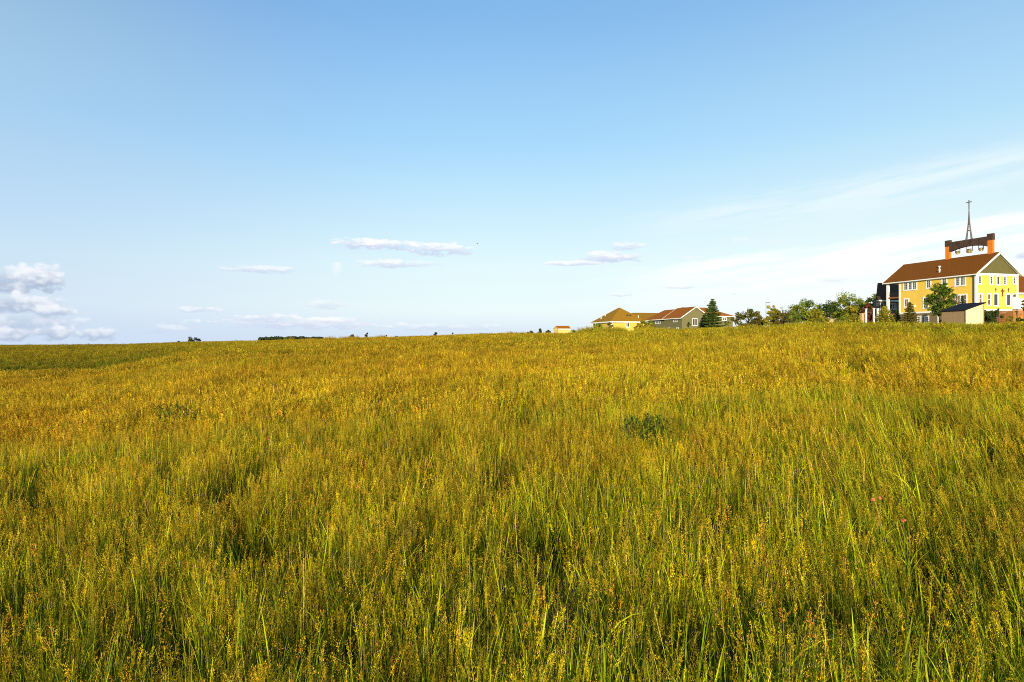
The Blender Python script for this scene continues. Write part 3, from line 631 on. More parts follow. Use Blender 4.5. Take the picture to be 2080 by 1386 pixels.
k_ = Fr(1296, 225.0, 0); k_.zb = hz(672, 225)
kh = empty('house', (k_.X0, k_.Y0, k_.zb), YAW, label='brown roof of a house showing between the yellow house and the grey house', cat='house')
kE = k_.z_at(649); kR = k_.z_at(636.5, 4, 6)
b = MB(); slopequad(b, [(-3, 0, kE), (14, 0, kE), (14, 6, kR), (1, 6, kR)]); slopequad(b, [(-3, 12, kE), (14, 12, kE), (14, 6, kR), (1, 6, kR)]); slopequad(b, [(-3, 0, kE), (1, 6, kR), (1, 6.01, kR), (-3, 12, kE)])
b.build('roof', M_hroof2, kh); MB().box(-2.6, 13.6, .5, 11.5, -1, kE).build('wall', M_yel2, kh)

c = Fr(1134, 165.0, 0); c.zb = hz(678, 165)
cs = empty('storage_shed', (c.X0, c.Y0, c.zb), 0, label='tiny cream shed with brown roof alone on the meadow skyline', cat='shed')
cE = c.z_at(668.8); cR = c.z_at(662.8, 0, 1); cw = 25 / F * 165
b = MB(); b.prism([(0, 0, -.5), (0, 0, cE), (-.35, 1.1, cR - .05), (-1.0, 2.2, cE), (-1.0, 2.2, -.5)], (cw, 0, 0)); b.build('wall', M_cream, cs)
b = MB(); slopequad(b, [(-.1, -.15, cE), (cw + .1, -.15, cE), (cw - .35, 1.1, cR), (-.45, 1.1, cR)], .08); slopequad(b, [(-1.1, 2.35, cE), (cw - .9, 2.35, cE), (cw - .35, 1.1, cR), (-.45, 1.1, cR)], .08); b.build('roof', M_hroof, cs)
MB().box(-.12, cw + .12, -.2, -.152, cE - .1, cE + .09).build('fascia', M_white, cs)

# garden things by the grey house
def at(px, Y, py=None): x = rr(px) * Y; return (x, Y, ground(x, Y) if py is None else hz(py, Y))
p = at(1433, 188, 665.5); t = empty('patio_table', p, YAW, label='white patio table beside the pine by the grey house', cat='table')
MB().box(-.9, .9, -.5, .5, .72, .78).build('table_top', M_white, t)
for x in (-.8, .74):
    for y in (-.45, .39): MB().box(x, x + .06, y, y + .06, -.3, .72).build('leg', M_white, t)
p = at(1474, 195, 661); t = empty('barbecue_grill', p, YAW, label='black covered grill under the small window of the grey house', cat='grill')
MB().lathe([(.05, .5), (.38, .62), (.42, .8), (.36, 1.02), (.1, 1.15)], (0, 0, 0), 12).build('bowl', M_dark, t, True)
for a_ in (0, 2.1, 4.2): MB().tube([(.25 * math.cos(a_), .25 * math.sin(a_), .65), (.4 * math.cos(a_), .4 * math.sin(a_), -.4)], .03, 6).build('leg', M_dark, t)
# landscaping left of the church
M_stone = mat('pale_stone', (0.52, 0.36, 0.17), 0.9, 0.25, 2.5, dirt=.3)
p = at(1692, 122, 652.0); b = MB(); nx_, ny_ = 26, 9
for i in range(nx_ + 1):
    for j in range(ny_ + 1):
        u_ = i / nx_ * 2 - 1; w_ = j / ny_ * 2 - 1; e_ = max(0, 1 - abs(u_) ** 5) * max(0, 1 - abs(w_) ** 3)
        b.v.append((u_ * 1.75, w_ * .9, -1.6 + e_ ** .3 * (1.95 + .22 * noise.noise(Vector((i * .45, j * .5, 2))) + .1 * noise.noise(Vector((i * 1.3, j * 1.3, 4)))))); b.c.append((1, 1, 1))
for i in range(nx_):
    for j in range(ny_): q = i * (ny_ + 1) + j; b.f.append((q, q + ny_ + 1, q + ny_ + 2, q + 1))
o = b.build('rock_mound', M_stone); o.location = p; tag(o, 'low pale tan rock mound below the trees left of the church', 'rock')
for px, y0_, y1_, lb in ((1759.3, 641, 628.3, 'leftmost white garden post beside the red leaved tree'), (1775.2, 640, 627.3, 'middle and tallest white garden post left of the church porch'), (1783, 636, 628.0, 'shortest white garden post nearest the church porch')):
    p = at(px, 122, 655); Hh = hz(y1_, 122) - p[2]
    a = empty('garden_post', p, YAW, label=lb, cat='post', group='white garden posts')
    MB().box(-.11, .11, -.11, .11, -.3, Hh).build('shaft', M_white, a); MB().box(-.16, .16, -.16, .16, Hh, Hh + .08).build('cap', M_white, a)
p = at(1751, 118, 657); a = empty('stone_pillar', p, YAW, label='short tan stone pillar left of the white garden posts', cat='pillar')
MB().box(-.25, .25, -.25, .25, -.3, 1.6).build('shaft', M_stone, a); MB().box(-.32, .32, -.32, .32, 1.6, 1.72).build('cap', M_stone, a)

# ------------------------------------------------------------------ trees
def leaves(mb_, centers, radii, n, size, cols, flat=1.0, aspect=1.6):
    """many small leaf faces in clumps; returns arrays"""
    c = np.repeat(centers, n, 0); r = np.repeat(radii, n)[:, None]
    d = rng.normal(size=c.shape); d /= np.linalg.norm(d, axis=1, keepdims=True)
    p = c + d * r * rng.uniform(0.35, 1.0, (len(c), 1)) ** 0.7 * np.array([1, 1, flat])
    nn = d + rng.normal(scale=.7, size=d.shape) + np.array([0, 0, .35]); nn /= np.linalg.norm(nn, axis=1, keepdims=True)
    a = np.cross(nn, rng.normal(size=nn.shape)); a /= np.linalg.norm(a, axis=1, keepdims=True); b_ = np.cross(nn, a)
    s = size * rng.uniform(.6, 1.4, (len(c), 1))
    V = np.stack([p - a * s * aspect / 2, p + b_ * s / 2, p + a * s * aspect / 2, p - b_ * s / 2], 1)
    cc = np.array(cols)[rng.integers(0, len(cols), len(centers))]; cc = np.repeat(cc, n, 0) * rng.uniform(.65, 1.35, (len(c), 1))
    mb_.append((V, cc))
def fbuild(name, chunks, material, parent):
    V = np.concatenate([v for v, c in chunks]); Cc = np.concatenate([c for v, c in chunks]); n = len(V)
    me = bpy.data.meshes.new(name); me.vertices.add(n * 4); me.vertices.foreach_set('co', V.reshape(-1).astype(np.float32))
    me.loops.add(n * 4); me.loops.foreach_set('vertex_index', np.arange(n * 4, dtype=np.int32)); me.polygons.add(n); me.polygons.foreach_set('loop_start', np.arange(n, dtype=np.int32) * 4)
    me.update(calc_edges=True); me.materials.append(material)
    ca = me.color_attributes.new('tone', 'FLOAT_COLOR', 'POINT'); ca.data.foreach_set('color', np.concatenate([np.repeat(Cc, 4, 0), np.ones((n * 4, 1))], 1).ravel().astype(np.float32))
    o = bpy.data.objects.new(name, me); C.collection.objects.link(o); o.parent = parent; return o
G1 = [(.15, .20, .010), (.21, .24, .014), (.09, .13, .010), (.26, .26, .016)]     # fresh green
G2 = [(.05, .08, .012), (.075, .10, .014), (.035, .06, .012)]                     # dark green
G3 = [(.27, .24, .015), (.34, .26, .02), (.16, .17, .012)]                        # yellow green
G4 = [(.12, .11, .015), (.17, .12, .018), (.08, .08, .012)]                       # olive brown
G5 = [(.18, .045, .02), (.12, .03, .025), (.22, .09, .02)]                        # red
G6 = [(.20, .20, .12), (.15, .16, .08)]                                           # pale grey
def broad(px, top, Y, wpx, cols, label, name='broadleaf_tree', base=None, n=70, low=.18, dens=1.0, size=None, cat='tree', group=None, leafn=60):
    x = rr(px) * Y; z0 = ground(x, Y) if base is None else hz(base, Y); H = hz(top, Y) - z0; rad = wpx / 2 / F * Y
    t = empty(name, (x, Y, z0), 0, label=label, cat=cat, group=group)
    size = size or max(.12, Y / 700 * .9)
    tr = MB(); cents = []; cr_ = []
    lean = random.uniform(-.05, .05) * H
    zc0 = H * (low + 1) / 2; hz_ = H * (1 - low) / 2
    for k in range(n):
        while True:
            q = rng.uniform(-1, 1, 3)
            if .15 < np.dot(q, q) < 1: break
        q = q * (1 - .22 * rng.random()); w = 1 - .35 * max(q[2], 0) - .15 * max(-q[2], 0)
        cents.append((q[0] * rad * w * 1.14 + lean * .3, q[1] * rad * w * 1.1, zc0 + q[2] * hz_ * .93)); cr_.append(rad * rng.uniform(.09, .30))
    top_ = min(H * .8, zc0 + hz_ * .5)
    tr.tube([(0, 0, -.3), (lean * .2, 0, H * .25), (lean * .4, .05, H * .5), (lean * .3, 0, top_)], [H * .035, H * .026, H * .018, H * .006], 8)
    for k in range(0, n, max(1, n // 16)):
        cx, cy, cz = cents[k]; zb_ = max(H * .15, cz * .55); tr.tube([(lean * .3, 0, zb_), (cx * .5, cy * .5, (zb_ + cz) / 2 + .05 * H), (cx, cy, cz)], [H * .013, H * .008, H * .003], 5)
    tr.build('trunk', M_bark, t, True)
    L = []; leaves(L, np.array(cents), np.array(cr_), int(leafn * dens), size, cols, .8); fbuild('crown', L, M_leaf, t)
    return t
def conifer(px, top, Y, wpx, cols, label, name='spruce_tree', base=None, whorl=.32, cat='tree', group=None, low=.04, droop=.12, power=.85, trunk=None, dense=1.0):
    x = rr(px) * Y; z0 = ground(x, Y) if base is None else hz(base, Y); H = hz(top, Y) - z0; rad = wpx / 2 / F * Y
    t = empty(name, (x, Y, z0), 0, label=label, cat=cat, group=group)
    MB().tube([(0, 0, -.3), (0, 0, H * .5), (0, 0, H * .97)], [H * .022, H * .014, .015], 8).build('trunk', trunk or M_bark, t, True)
    L = []; z = H * low; cen = []; rd = []
    while z < H * .98:
        f_ = 1 - (z / H - low) / (1 - low); rb = rad * max(f_, .02) ** power
        nb = max(5, int(5 + rb * 5)); a0 = rng.random() * 6.28
        for k in range(nb):
            a = a0 + k * 6.283 / nb + rng.normal() * .15; rl = rb * rng.uniform(.6, 1.2); ns = max(2, int(rl / .22))
            for j in range(ns):
                s_ = (j + .6) / ns; cen.append((math.cos(a) * rl * s_, math.sin(a) * rl * s_, z - droop * rl * s_ + .10 * rl * s_ * s_ * 2)); rd.append(.10 + .16 * (1 - s_) * min(rb, 1) + .05)
        z += whorl * rng.uniform(.8, 1.2) * (.5 + .5 * f_ + .15)
    leaves(L, np.array(cen), np.array(rd) * 1.1 * dense, int(14 * dense), max(.09, Y / 1100), cols, .55, 2.4); fbuild('crown', L, M_leaf, t); return t

broad(1911, 570, 104, 58, [(.10, .15, .010), (.15, .19, .012), (.06, .10, .010)], 'leafy green tree standing in front of the yellow church wall', n=115, low=.28, leafn=62, size=.15)
conifer(1797, 620, 97, 56, G3, 'yellow green spreading spruce left of the church porch', power=.7)
conifer(1848, 613, 99, 46, G4, 'dark olive spruce against the left end of the church wall', power=.7)
conifer(1822, 627, 103, 30, G2, 'small dark spruce between the two larger spruces by the church')
conifer(1955, 601, 107, 26, G2, 'small dark conifer before the church window behind the shed roof')
broad(2013, 629, 103, 42, G2, 'dark round bush between the shed and the church gable', name='shrub', base=655, n=30, low=0, cat='shrub')
broad(1999, 622, 104, 10, G2, 'narrow dark shrub just behind the right edge of the shed', name='shrub', base=655, n=12, low=0, cat='shrub')
broad(2052, 641, 104, 14, G1, 'small green shrub in front of the timber enclosure', name='shrub', base=656, n=12, low=0, cat='shrub')
broad(2072, 643, 103, 18, G2, 'low dark shrub in front of the timber slats at the right edge', name='shrub', base=656, n=12, low=0, cat='shrub')
broad(2082, 606, 104, 14, G4, 'reddish sapling at the right edge of the view', n=16, low=.4, base=655)
broad(1722, 593, 172, 76, G1, 'tallest green tree behind the others left of the church', n=90, low=.15)
broad(1764, 603, 165, 34, G1, 'green tree behind the red leaved tree', n=50)
broad(1790, 587, 165, 62, G1, 'tall green tree just behind the church porch', n=70)
broad(1636, 607, 152, 70, G1, 'broad bright green tree at the left of the tree row', n=95, low=.1)
broad(1688, 609, 168, 66, G2, 'darker tree in the middle of the tree row behind', n=70, low=.1)
broad(1735, 612, 142, 46, G3, 'yellow green tree in front of the tallest tree', n=70, low=.05)
conifer(1658, 627, 126, 52, G3, 'low golden green conifer in front of the broad bright tree', power=.6)
conifer(1735, 636, 118, 40, G3, 'low spreading yellow conifer right of the tan rock wall', power=.6)
broad(1762, 613, 136, 28, G5, 'small red leaved tree left of the church porch', n=40, low=.2)
broad(1764, 638, 124, 26, G5, 'dark purple shrub at the foot of the white garden posts', name='shrub', base=656, n=24, low=0, cat='shrub')
broad(1572, 613, 145, 36, G3, 'light green upright tree beside the thin street lamp', n=55, low=.05)
broad(1588, 630, 140, 44, G4, 'low bushy olive tree to the right of the light green upright tree', n=40, low=0)
broad(1592, 619, 160, 30, G6, 'sparse pale tree whose thin crown shows the sky', n=24, low=.2, leafn=16, size=.12)
broad(1519, 626, 150, 64, G4, 'wide dark olive tree right of the grey house', n=80, low=.02)
broad(1544, 637, 158, 26, G2, 'small dark green tree at the right flank of the wide olive tree', n=30, low=.02)
conifer(1447, 607, 165, 46, G2 + [(.08, .12, .015)], 'tall dark pine in front of the grey house', name='pine_tree', low=.08, power=.7, whorl=.62, base=668, dense=1.35)
conifer(1430, 640, 170, 26, [(.02, .03, .02), (.03, .04, .03)], 'low blackish conifer left of the tall pine', low=.0, power=.7, base=669)
broad(1213, 656, 176, 24, G1, 'green bush in front of the porch of the yellow house', name='shrub', base=672, n=24, low=0, cat='shrub')
broad(1238, 650, 172, 15, G4, 'upright olive bush at the corner of the yellow house', name='shrub', base=672, n=18, low=0, cat='shrub')
broad(1311, 649, 168, 38, G3, 'feathery yellow green bush between the yellow and grey houses', name='shrub', base=674, n=36, low=0, cat='shrub')
broad(1291, 659, 178, 7, G5, 'small dark red bush against the yellow house wall', name='shrub', base=672, n=8, low=0, cat='shrub')
broad(1399, 652, 190, 6, G2, 'narrow dark bush beside the patio door of the grey house', name='shrub', base=668, n=8, low=0, cat='shrub')
broad(1479, 652, 185, 10, G1, 'small green bush beside the black grill', name='shrub', base=664, n=10, low=0, cat='shrub')
broad(1768, 620, 158, 50, G2, 'dark leafy tree behind the white garden posts', n=50, low=.05)
broad(1708, 628, 150, 44, G1, 'low green tree behind the tan rock mound', n=44, low=.02)
broad(1668, 640, 118, 30, G3, 'low yellow green shrub at the left foot of the tan rock mound', name='shrub', base=660, n=24, low=0, cat='shrub')
broad(1716, 638, 119, 30, G1, 'low green shrub at the right foot of the tan rock mound', name='shrub', base=660, n=24, low=0, cat='shrub')
broad(1612, 632, 148, 34, G1, 'low green shrub at the left foot of the broad bright tree', name='shrub', base=664, n=26, low=0, cat='shrub')
broad(1748, 640, 130, 26, G1, 'low green shrub behind the short tan stone pillar', name='shrub', base=660, n=20, low=0, cat='shrub')
broad(1562, 640, 142, 26, G3, 'low yellow green shrub at the foot of the thin street lamp', name='shrub', base=664, n=20, low=0, cat='shrub')
far = [(1078, 669, 26, 'low scrubby tree at the left of the clump left of the tiny shed'), (1097, 664.5, 16, 'thin taller tree in the clump left of the tiny shed'), (1113, 669, 18, 'low dark tree just left of the tiny cream shed'), (1166, 665, 12, 'small dark tree just right of the tiny cream shed'),
       (886, 673.5, 24, 'wider of the two small trees near the middle of the skyline'), (921, 671.5, 16, 'smaller rounder tree of the two near the middle of the skyline'), (747, 673, 20, 'taller rounded tree on the skyline left of centre'), (717, 677.5, 24, 'low flat tree just left of the taller rounded skyline tree'),
       (784, 678.5, 10, 'tiny bush top on the skyline right of the taller rounded tree'), (806, 678, 9, 'last tiny bush top on the skyline before the two middle trees'), (674, 683, 12, 'tiny bush top on the skyline between the far wood and the low flat tree'),
       (391, 683.5, 34, 'dark domed tree alone on the left skyline'), (362, 690, 16, 'tiny bush at the left foot of the dark domed skyline tree')]
for px, top, wd, lb in far:
    broad(px, top, 330 if px > 1000 else 420, wd, [(.03, .05, .015), (.045, .06, .018), (.025, .04, .015)], lb, name='distant_tree', base=705 if px > 1000 else 712, n=22, low=.1, group='distant trees on the skyline', leafn=50, size=.6)
# the far wood reads as one dark strip
L = []; cen = []
for k in range(260):
    Yk = 520 + rng.uniform(-25, 40); px = rng.uniform(528, 655); top = 684.2 + 1.6 * abs((px - 600) / 70) ** 2 + .7 * noise.noise(Vector((px * .07, 0, 0)))
    cen.append((rr(px) * Yk, Yk, hz(top + 4, Yk) + rng.uniform(-2.5, .8)))
leaves(L, np.array(cen), np.full(len(cen), 1.9), 40, 1.0, [(.03, .045, .015), (.045, .055, .02)], .6)
fw = fbuild('far_woodland', L, M_leaf, None); tag(fw, 'long dark strip of far woodland on the skyline left of centre', 'woodland', kind='stuff')

# birds
M_bird = mat('bird_dark', (0.05, 0.045, 0.05), 0.8, 0.1)
for px, py, Y, lb in ((970, 495.5, 110, 'small dark bird in the sky right of the long thin cloud'), (1492, 598, 130, 'tiny dark bird low in the sky above the wide olive tree')):
    b = MB(); b.tube([(-.14, 0, 0), (-.06, 0, .01), (.03, 0, .015), (.11, 0, .03), (.15, 0, .03)], [.008, .03, .04, .025, .006], 8)
    o = b.build('bird', M_bird, None, True); o.location = (rr(px) * Y, Y, hz(py, Y)); tag(o, lb, 'bird'); o.rotation_euler = (0, 0, .4)
    for s_ in (-1, 1): MB().prism([(-.03, 0, .03), (.06, 0, .03), (.02, s_ * .16, .09), (-.07, s_ * .27, .06), (-.04, s_ * .15, .07)], (0, 0, .006)).build('wing', M_bird, o)

# ------------------------------------------------------------------ meadow grass
def ribbons(n, base, phi, a0, bend, Ln, wd, segs, cols, shape='leaf'):
    s = np.linspace(0, 1, segs + 1); ds = 1 / segs
    ang = a0[:, None] + bend[:, None] * s[None, :] ** 1.5
    hx = np.cumsum(np.sin(ang) * ds, 1) - np.sin(ang[:, :1]) * ds; hz_ = np.cumsum(np.cos(ang) * ds, 1) - np.cos(ang[:, :1]) * ds
    P = np.zeros((n, segs + 1, 3))
    P[..., 0] = base[:, None, 0] + np.cos(phi)[:, None] * hx * Ln[:, None]; P[..., 1] = base[:, None, 1] + np.sin(phi)[:, None] * hx * Ln[:, None]; P[..., 2] = base[:, None, 2] + hz_ * Ln[:, None]
    tw = phi + rng.uniform(-1.5, 1.5, n); wv = np.stack([-np.sin(tw), np.cos(tw), rng.uniform(-.2, .2, n)], 1)
    prf = (np.sin(np.pi * (s * .86 + .12)) ** .7 if shape == 'leaf' else 1 - .5 * s)
    w = wd[:, None, None] * prf[None, :, None] / 2
    A = P - wv[:, None, :] * w; B = P + wv[:, None, :] * w
    Q = np.stack([A[:, :-1], B[:, :-1], B[:, 1:], A[:, 1:]], 2).reshape(-1, 4, 3)
    return (Q, np.repeat(cols, segs, 0)), P
def pick(cols, n, v=.25):
    c = np.array(cols)[rng.integers(0, len(cols), n)]; return c * np.exp(rng.normal(0, v * 1.5, (n, 1))).clip(.3, 1.7)
LEAFC = [(.26, .27, .006), (.40, .37, .008), (.12, .15, .006), (.50, .41, .010), (.20, .21, .006)]
STEMC = [(.32, .27, .008), (.42, .30, .012), (.22, .23, .008), (.60, .44, .09), (.40, .26, .010)]
HEADC = [(.60, .34, .008), (.54, .30, .007), (.74, .46, .02), (.62, .28, .008), (.44, .28, .008)]
REDC = [(.62, .20, .012), (.72, .28, .02)]
def patch(name, rad, ns, nl, wS, wL, nsp, spL, spW, kind='gold', ts=.022, bare=0):
    ch_ = []
    nt_ = max(5, (ns + nl) // 11)
    tr_ = rad * np.sqrt(rng.random(nt_)); ta = rng.uniform(0, 6.283, nt_); tc_ = np.stack([tr_ * np.cos(ta), tr_ * np.sin(ta)], 1)
    tph = rng.uniform(0, 6.283, nt_); tln = rng.uniform(0, .10, nt_); thh = np.exp(rng.normal(0, .12, nt_)); tbr = np.exp(rng.normal(-.12, .50, nt_)).clip(.3, 1.7)
    def tuft(n):
        k = rng.integers(0, nt_, n); p = np.zeros((n, 3)); p[:, :2] = tc_[k] + rng.normal(0, ts, (n, 2)); p[:, 2] = -.05
        return k, p, tph[k] + rng.normal(0, .8, n)
    # stems with seed heads
    if ns:
        tk, p0, ph = tuft(ns)
        H = (rng.normal(.82, .09, ns) * thh[tk] ** .8).clip(.35, 1.12)
        sc_ = pick(STEMC, ns) * tbr[tk][:, None]
        rb, P = ribbons(ns, p0, ph, rng.uniform(0, .08, ns) + tln[tk], rng.uniform(0, .5, ns) ** 1.5, H, np.full(ns, wS) * rng.uniform(.7, 1.3, ns), 5, sc_, 'stem'); ch_.append(rb)
        tip = P[:, -1]; pre = P[:, -2]; d = tip - pre; ln = np.linalg.norm(d, axis=1, keepdims=True); d /= ln
        hd = rng.uniform(.09, .17, ns); full = rng.uniform(.35, 1.0, ns)
        k = np.repeat(np.arange(ns), nsp); u = rng.uniform(0, 1, len(k))
        bp = tip[k] - d[k] * (u * hd[k])[:, None]
        rnd = rng.normal(size=(len(k), 3)); rnd -= (rnd * d[k]).sum(1, keepdims=True) * d[k]; rnd /= np.linalg.norm(rnd, axis=1, keepdims=True)
        out = full[k] * (.10 + .9 * np.sin(np.pi * (.12 + .8 * u))) * np.where(rng.random(ns) < .4, .026, .014)[k]
        bp = bp + rnd * (out * rng.uniform(.1, 1.0, len(k)))[:, None]
        dr_ = d[k] * .8 + rnd * rng.uniform(.05, .75, (len(k), 1)) + np.array([-.15, 0, -.15]); dr_ /= np.linalg.norm(dr_, axis=1, keepdims=True)
        wv = np.cross(dr_, rng.normal(size=dr_.shape)); wv /= np.linalg.norm(wv, axis=1, keepdims=True)
        l_ = (spL * rng.uniform(.6, 1.4, len(k)))[:, None]; w_ = (spW * rng.uniform(.7, 1.3, len(k)))[:, None]
        Q = np.stack([bp, bp + dr_ * l_ * .45 + wv * w_ / 2, bp + dr_ * l_, bp + dr_ * l_ * .45 - wv * w_ / 2], 1)
        hc = pick(HEADC, ns, .18); red = rng.random(ns) < .12; hc[red] = pick(REDC, int(red.sum()), .2); hc *= (tbr[tk] ** .8)[:, None]
        ch_.append((Q, hc[k] * rng.uniform(.7, 1.25, (len(k), 1))))
    if nl:
        tk, b0, ph = tuft(nl); lc = np.minimum(pick(LEAFC, nl, .22) * tbr[tk][:, None], .52); b0[:, 2] = rng.uniform(-.03, .50, nl)
        rb, _ = ribbons(nl, b0, ph, rng.uniform(.0, .15, nl) + tln[tk], 1.3 * rng.uniform(.0, 1, nl) ** 2.5, rng.uniform(.2, .5, nl), wL * rng.uniform(.35, 1.2, nl), 5, lc); ch_.append(rb)
    if bare:                         # straight flowerless stems
        tk, b0, ph = tuft(bare); rb, _ = ribbons(bare, b0, ph, rng.uniform(0, .07, bare) + tln[tk], rng.uniform(0, .2, bare), rng.uniform(.5, .86, bare), wS * rng.uniform(1.0, 2.0, bare), 4, pick(LEAFC + STEMC[:2], bare, .2) * tbr[tk][:, None], 'stem'); ch_.append(rb)
    if kind == 'weed':
        nw = 260; _k, b0, _p = tuft(nw); b0[:, :2] *= 1.05; b0[:, 2] = rng.uniform(.15, .80, nw)
        rb, _ = ribbons(nw, b0, rng.uniform(0, 6.283, nw), rng.uniform(.5, 1.3, nw), rng.uniform(0, .8, nw), rng.uniform(.06, .12, nw), rng.uniform(.018, .035, nw), 3, pick([(.025, .045, .006), (.045, .07, .008), (.10, .14, .010)], nw)); ch_.append(rb)
    o = fbuild(name, ch_, M_grass, None); C.collection.objects.unlink(o); return o
variants = []
for i in range(9): variants.append(patch('near_patch', .36, 110, 210, .0030, .0068, 40, .0115, .0028, bare=80))        # 0-8
for i in range(2): variants.append(patch('near_leafy', .36, 80, 330, .0030, .0082, 40, .0115, .0028))         # 9,10
variants.append(patch('near_weed', .34, 8, 60, .003, .006, 30, .0115, .0028, 'weed'))                         # 11
for i in range(6): variants.append(patch('mid_patch', .75, 400, 200, .0040, .009, 34, .020, .0058, ts=.045, bare=120))  # 12-17
variants.append(patch('mid_leafy', .75, 300, 330, .0040, .012, 28, .020, .0058, ts=.045))                     # 18
variants.append(patch('mid_weed', .7, 20, 120, .0045, .010, 18, .020, .006, 'weed'))                          # 19
for i in range(5): variants.append(patch('far_patch', 1.5, 620, 420, .009, .022, 13, .042, .015, ts=.08))     # 20-24
variants.append(patch('far_leafy', 1.5, 330, 700, .009, .026, 9, .042, .015, ts=.08))                         # 25
hid = bpy.data.collections.new('grass_kinds')
for i, o in enumerate(variants): o.name = 'kind_%02d' % i; hid.objects.link(o)

def fbm(x, y, s, o=0): return noise.fractal(Vector((x * s, y * s, o)), .6, 2.0, 4)
WEEDS = [(320, 850, .75), (1310, 862, .75), (1335, 885, .6), (405, 842, .5)]
wspots = []
for px, py, r in WEEDS:
    # march to where that line of sight meets the grass
    for Yk in np.linspace(2, 60, 600):
        x = rr(px) * Yk
        if ground(x, Yk) + .75 >= hz(py, Yk): wspots.append((x, Yk, r * max(.35, Yk * .042))); break
pts = []; rots = []; scl = []; idx = []; tint = []
def put(x, y, zone):
    px = CX + F * x / max(y, 1.0)
    z = ground(x, y)
    n1 = fbm(x, y, .10); n2 = fbm(x, y, .35, 3); n3 = fbm(x, y, .025, 9)
    wd = any(((x - a) / r) ** 2 + ((y - b_) / (2.2 * r)) ** 2 < 1.1 + .8 * n2 for a, b_, r in wspots)
    wd = wd and random.random() < .95
    leafy = (n2 + .5 * n1 + .3 * random.random() > .50)
    if zone == 0: k = 11 if wd else (random.choice((9, 10)) if (leafy or random.random() < .28 * (1 - smooth(4, 9, y))) else random.randrange(0, 9))
    elif zone == 1: k = 19 if wd else (18 if leafy else random.randrange(12, 18))
    else: k = 25 if leafy else random.randrange(20, 25)
    hs = .95 + .06 * n1 + .05 * n2
    if wd:
        hs *= 1.20
    if x * x + y * y < 2.2: hs *= .7
    # wind lean: grass on the right leans over to the left
    ln_ = R(15) * smooth(1350, 1900, px) * smooth(2, 6, max(y, 2)) + R(5) * fbm(x, y, .2, 6)
    ax = Matrix.Rotation(-ln_, 4, 'Y') @ Matrix.Rotation(R(random.gauss(0, 2)), 4, 'X') @ Matrix.Rotation(random.uniform(0, 6.283), 4, 'Z')
    e = ax.to_euler(); 
    if scl and scl[-1] is None:
        scl.pop(); return
    pts.append((x, y, z)); rots.append(tuple(e)); s_ = random.uniform(.9, 1.15); scl.append((s_, s_, hs * random.uniform(.92, 1.08))); idx.append(k)
    # colour drift: gold patches, greener on the right-hand crest and beyond the dip on the left
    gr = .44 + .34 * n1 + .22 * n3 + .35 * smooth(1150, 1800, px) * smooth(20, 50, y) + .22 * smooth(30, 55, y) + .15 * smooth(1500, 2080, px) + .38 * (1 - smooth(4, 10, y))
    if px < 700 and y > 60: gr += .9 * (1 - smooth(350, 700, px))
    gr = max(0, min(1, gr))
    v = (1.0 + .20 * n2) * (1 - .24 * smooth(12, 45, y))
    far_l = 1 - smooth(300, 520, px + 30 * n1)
    if y > 64 and far_l > 0:         # patch tint made darker and greener in bands, in and beyond the dip
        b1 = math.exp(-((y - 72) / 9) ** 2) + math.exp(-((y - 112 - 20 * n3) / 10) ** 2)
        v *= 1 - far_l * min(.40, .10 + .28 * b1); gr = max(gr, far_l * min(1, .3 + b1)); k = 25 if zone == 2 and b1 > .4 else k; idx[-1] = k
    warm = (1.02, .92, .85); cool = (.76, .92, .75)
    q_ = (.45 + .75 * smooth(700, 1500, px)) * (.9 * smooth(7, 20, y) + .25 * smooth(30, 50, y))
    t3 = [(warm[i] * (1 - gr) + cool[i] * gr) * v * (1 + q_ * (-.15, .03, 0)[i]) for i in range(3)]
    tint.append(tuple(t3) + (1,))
def scatter(y0, y1, dens, zone, side=.82, pad=1.5):
    A = 0; yy = y0
    while yy < y1:
        st = min(1.0, y1 - yy); w = (max(yy, 0) + st) * side + pad; n = dens * st * 2 * w; n = int(n) + (random.random() < n % 1)
        for _ in range(n):
            x = random.uniform(-w, w); y = yy + random.random() * st
            if zone == 2:
                px = CX + F * x / y
                lim = float(np.interp(px, CREST[:, 0], CREST[:, 1])) + 8
                if y > lim: continue
                if abs(x - s.X0) < 4 and y > 87: continue
            put(x, y, zone)
        yy += st
scatter(-8, 0, 2.4, 0, pad=9); scatter(0, 13, 4.6, 0, 1.0, 8); scatter(13, 38, 1.25, 1, 1.15, 6); scatter(38, 165, .38, 2, 1.12)
for px0, px1, n_, hmul in ((1172, 1262, 48, 1.5), (1296, 1330, 16, 1.5), (1340, 1360, 6, 1.35), (1500, 1900, 40, 1.25), (560, 780, 40, 1.3), (0, 200, 24, 1.35), (1020, 1110, 10, 1.25)):
    for _ in range(n_):
        q = random.uniform(px0, px1); D_ = float(np.interp(q, CREST[:, 0], CREST[:, 1])) * random.uniform(.72, .98); put(rr(q) * D_, D_, 2)
        a_, b_, c_2 = scl[-1]; scl[-1] = (a_ * .55, b_ * .55, c_2 * hmul * random.uniform(.75, 1.1))
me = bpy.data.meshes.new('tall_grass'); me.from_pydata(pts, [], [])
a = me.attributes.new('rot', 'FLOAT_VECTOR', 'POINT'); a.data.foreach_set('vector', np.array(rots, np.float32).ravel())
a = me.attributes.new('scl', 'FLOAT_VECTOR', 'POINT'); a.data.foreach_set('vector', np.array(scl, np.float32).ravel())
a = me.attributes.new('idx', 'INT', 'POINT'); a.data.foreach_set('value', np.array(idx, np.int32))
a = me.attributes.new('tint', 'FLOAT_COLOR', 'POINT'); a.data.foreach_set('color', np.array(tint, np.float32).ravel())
go = bpy.data.objects.new('tall_grass', me); C.collection.objects.link(go); tag(go, 'tall golden green meadow grass in seed covering the slope', 'grass', kind='stuff')
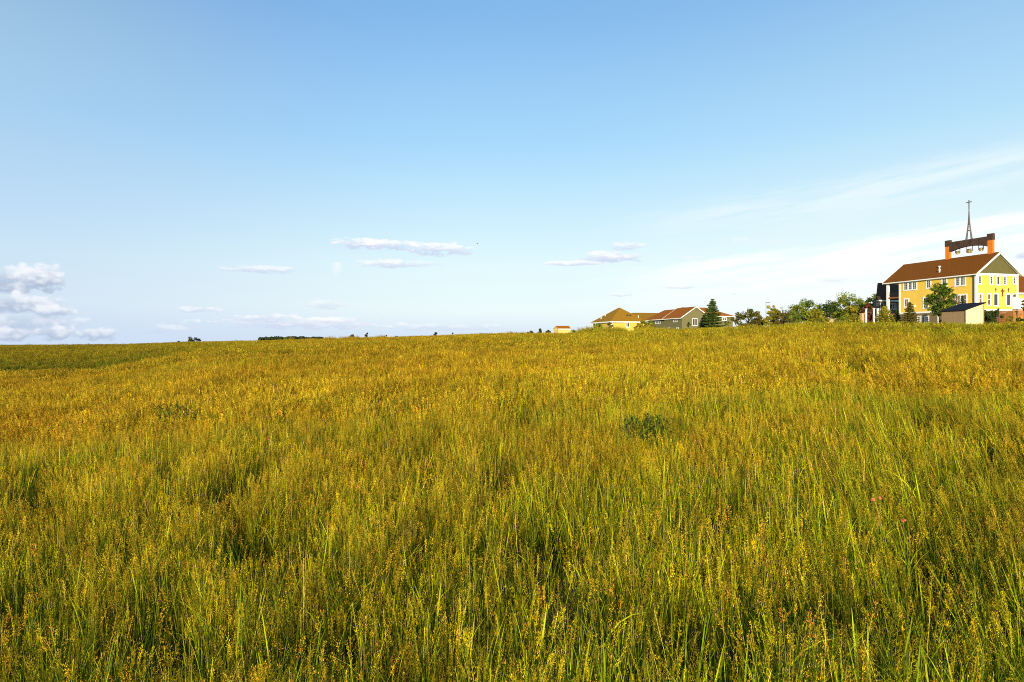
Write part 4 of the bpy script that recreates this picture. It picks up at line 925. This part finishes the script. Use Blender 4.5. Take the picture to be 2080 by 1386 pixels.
gt = bpy.data.node_groups.new('scatter_grass', 'GeometryNodeTree')
gt.interface.new_socket('Geometry', in_out='INPUT', socket_type='NodeSocketGeometry'); gt.interface.new_socket('Geometry', in_out='OUTPUT', socket_type='NodeSocketGeometry')
gi = gt.nodes.new('NodeGroupInput'); gg = gt.nodes.new('NodeGroupOutput'); ci = gt.nodes.new('GeometryNodeCollectionInfo'); ip = gt.nodes.new('GeometryNodeInstanceOnPoints')
ci.inputs['Collection'].default_value = hid; ci.inputs['Separate Children'].default_value = True; ci.inputs['Reset Children'].default_value = True
def na(n_, ty): q = gt.nodes.new('GeometryNodeInputNamedAttribute'); q.data_type = ty; q.inputs[0].default_value = n_; return next(o for o in q.outputs if o.enabled and o.name == 'Attribute')
er = gt.nodes.new('FunctionNodeEulerToRotation'); gt.links.new(na('rot', 'FLOAT_VECTOR'), er.inputs[0])
gt.links.new(gi.outputs[0], ip.inputs['Points']); gt.links.new(ci.outputs[0], ip.inputs['Instance']); ip.inputs['Pick Instance'].default_value = True
gt.links.new(na('idx', 'INT'), ip.inputs['Instance Index']); gt.links.new(er.outputs[0], ip.inputs['Rotation']); gt.links.new(na('scl', 'FLOAT_VECTOR'), ip.inputs['Scale'])
gt.links.new(ip.outputs[0], gg.inputs[0])
mo = go.modifiers.new('scatter', 'NODES'); mo.node_group = gt
print('grass instances', len(pts))

# clover flowers standing in the grass
M_pink = mat('clover_pink', (0.72, 0.20, 0.12), 0.8, 0.25, 40); M_gstem = mat('clover_stem', (0.12, 0.18, 0.02), 0.8, 0.1)
for px, py, lb in ((1835, 1057, 'largest pink clover flower, low at the right'), (1773, 1014, 'left one of the pair of pink clover flowers above the largest one'), (1787, 1012, 'right one of the pair of pink clover flowers above the largest one'),
                   (546, 892, 'upper one of the two pink clover flowers left of centre'), (532, 902, 'lower one of the two pink clover flowers left of centre'), (774, 825, 'pink clover flower in the middle distance just left of centre'),
                   (163, 858, 'reddish clover flower in the grass near the left edge'), (1149, 780, 'upper far pink clover flower near the middle'), (1130, 796, 'lower far pink clover flower near the middle')):
    for Yk in np.linspace(2, 70, 1400):
        x = rr(px) * Yk; zg = ground(x, Yk)
        if zg + .93 >= hz(py, Yk): break
    Hh = hz(py, Yk) - zg; sc_ = 1
    t = empty('clover_flower', (x, Yk, zg), 0, label=lb, cat='flower', group='pink clover flowers in the meadow')
    MB().tube([(0.05, 0, 0), (.02, 0, Hh * .5), (0, 0, Hh)], .002, 5).build('stem', M_gstem, t)
    L = []; leaves(L, np.array([(0, 0, Hh)]), np.array([.013]), 70, .007, [(.72, .20, .12)], 1.0, 2.0); fl = fbuild('flower_head', L, M_leaf, t)
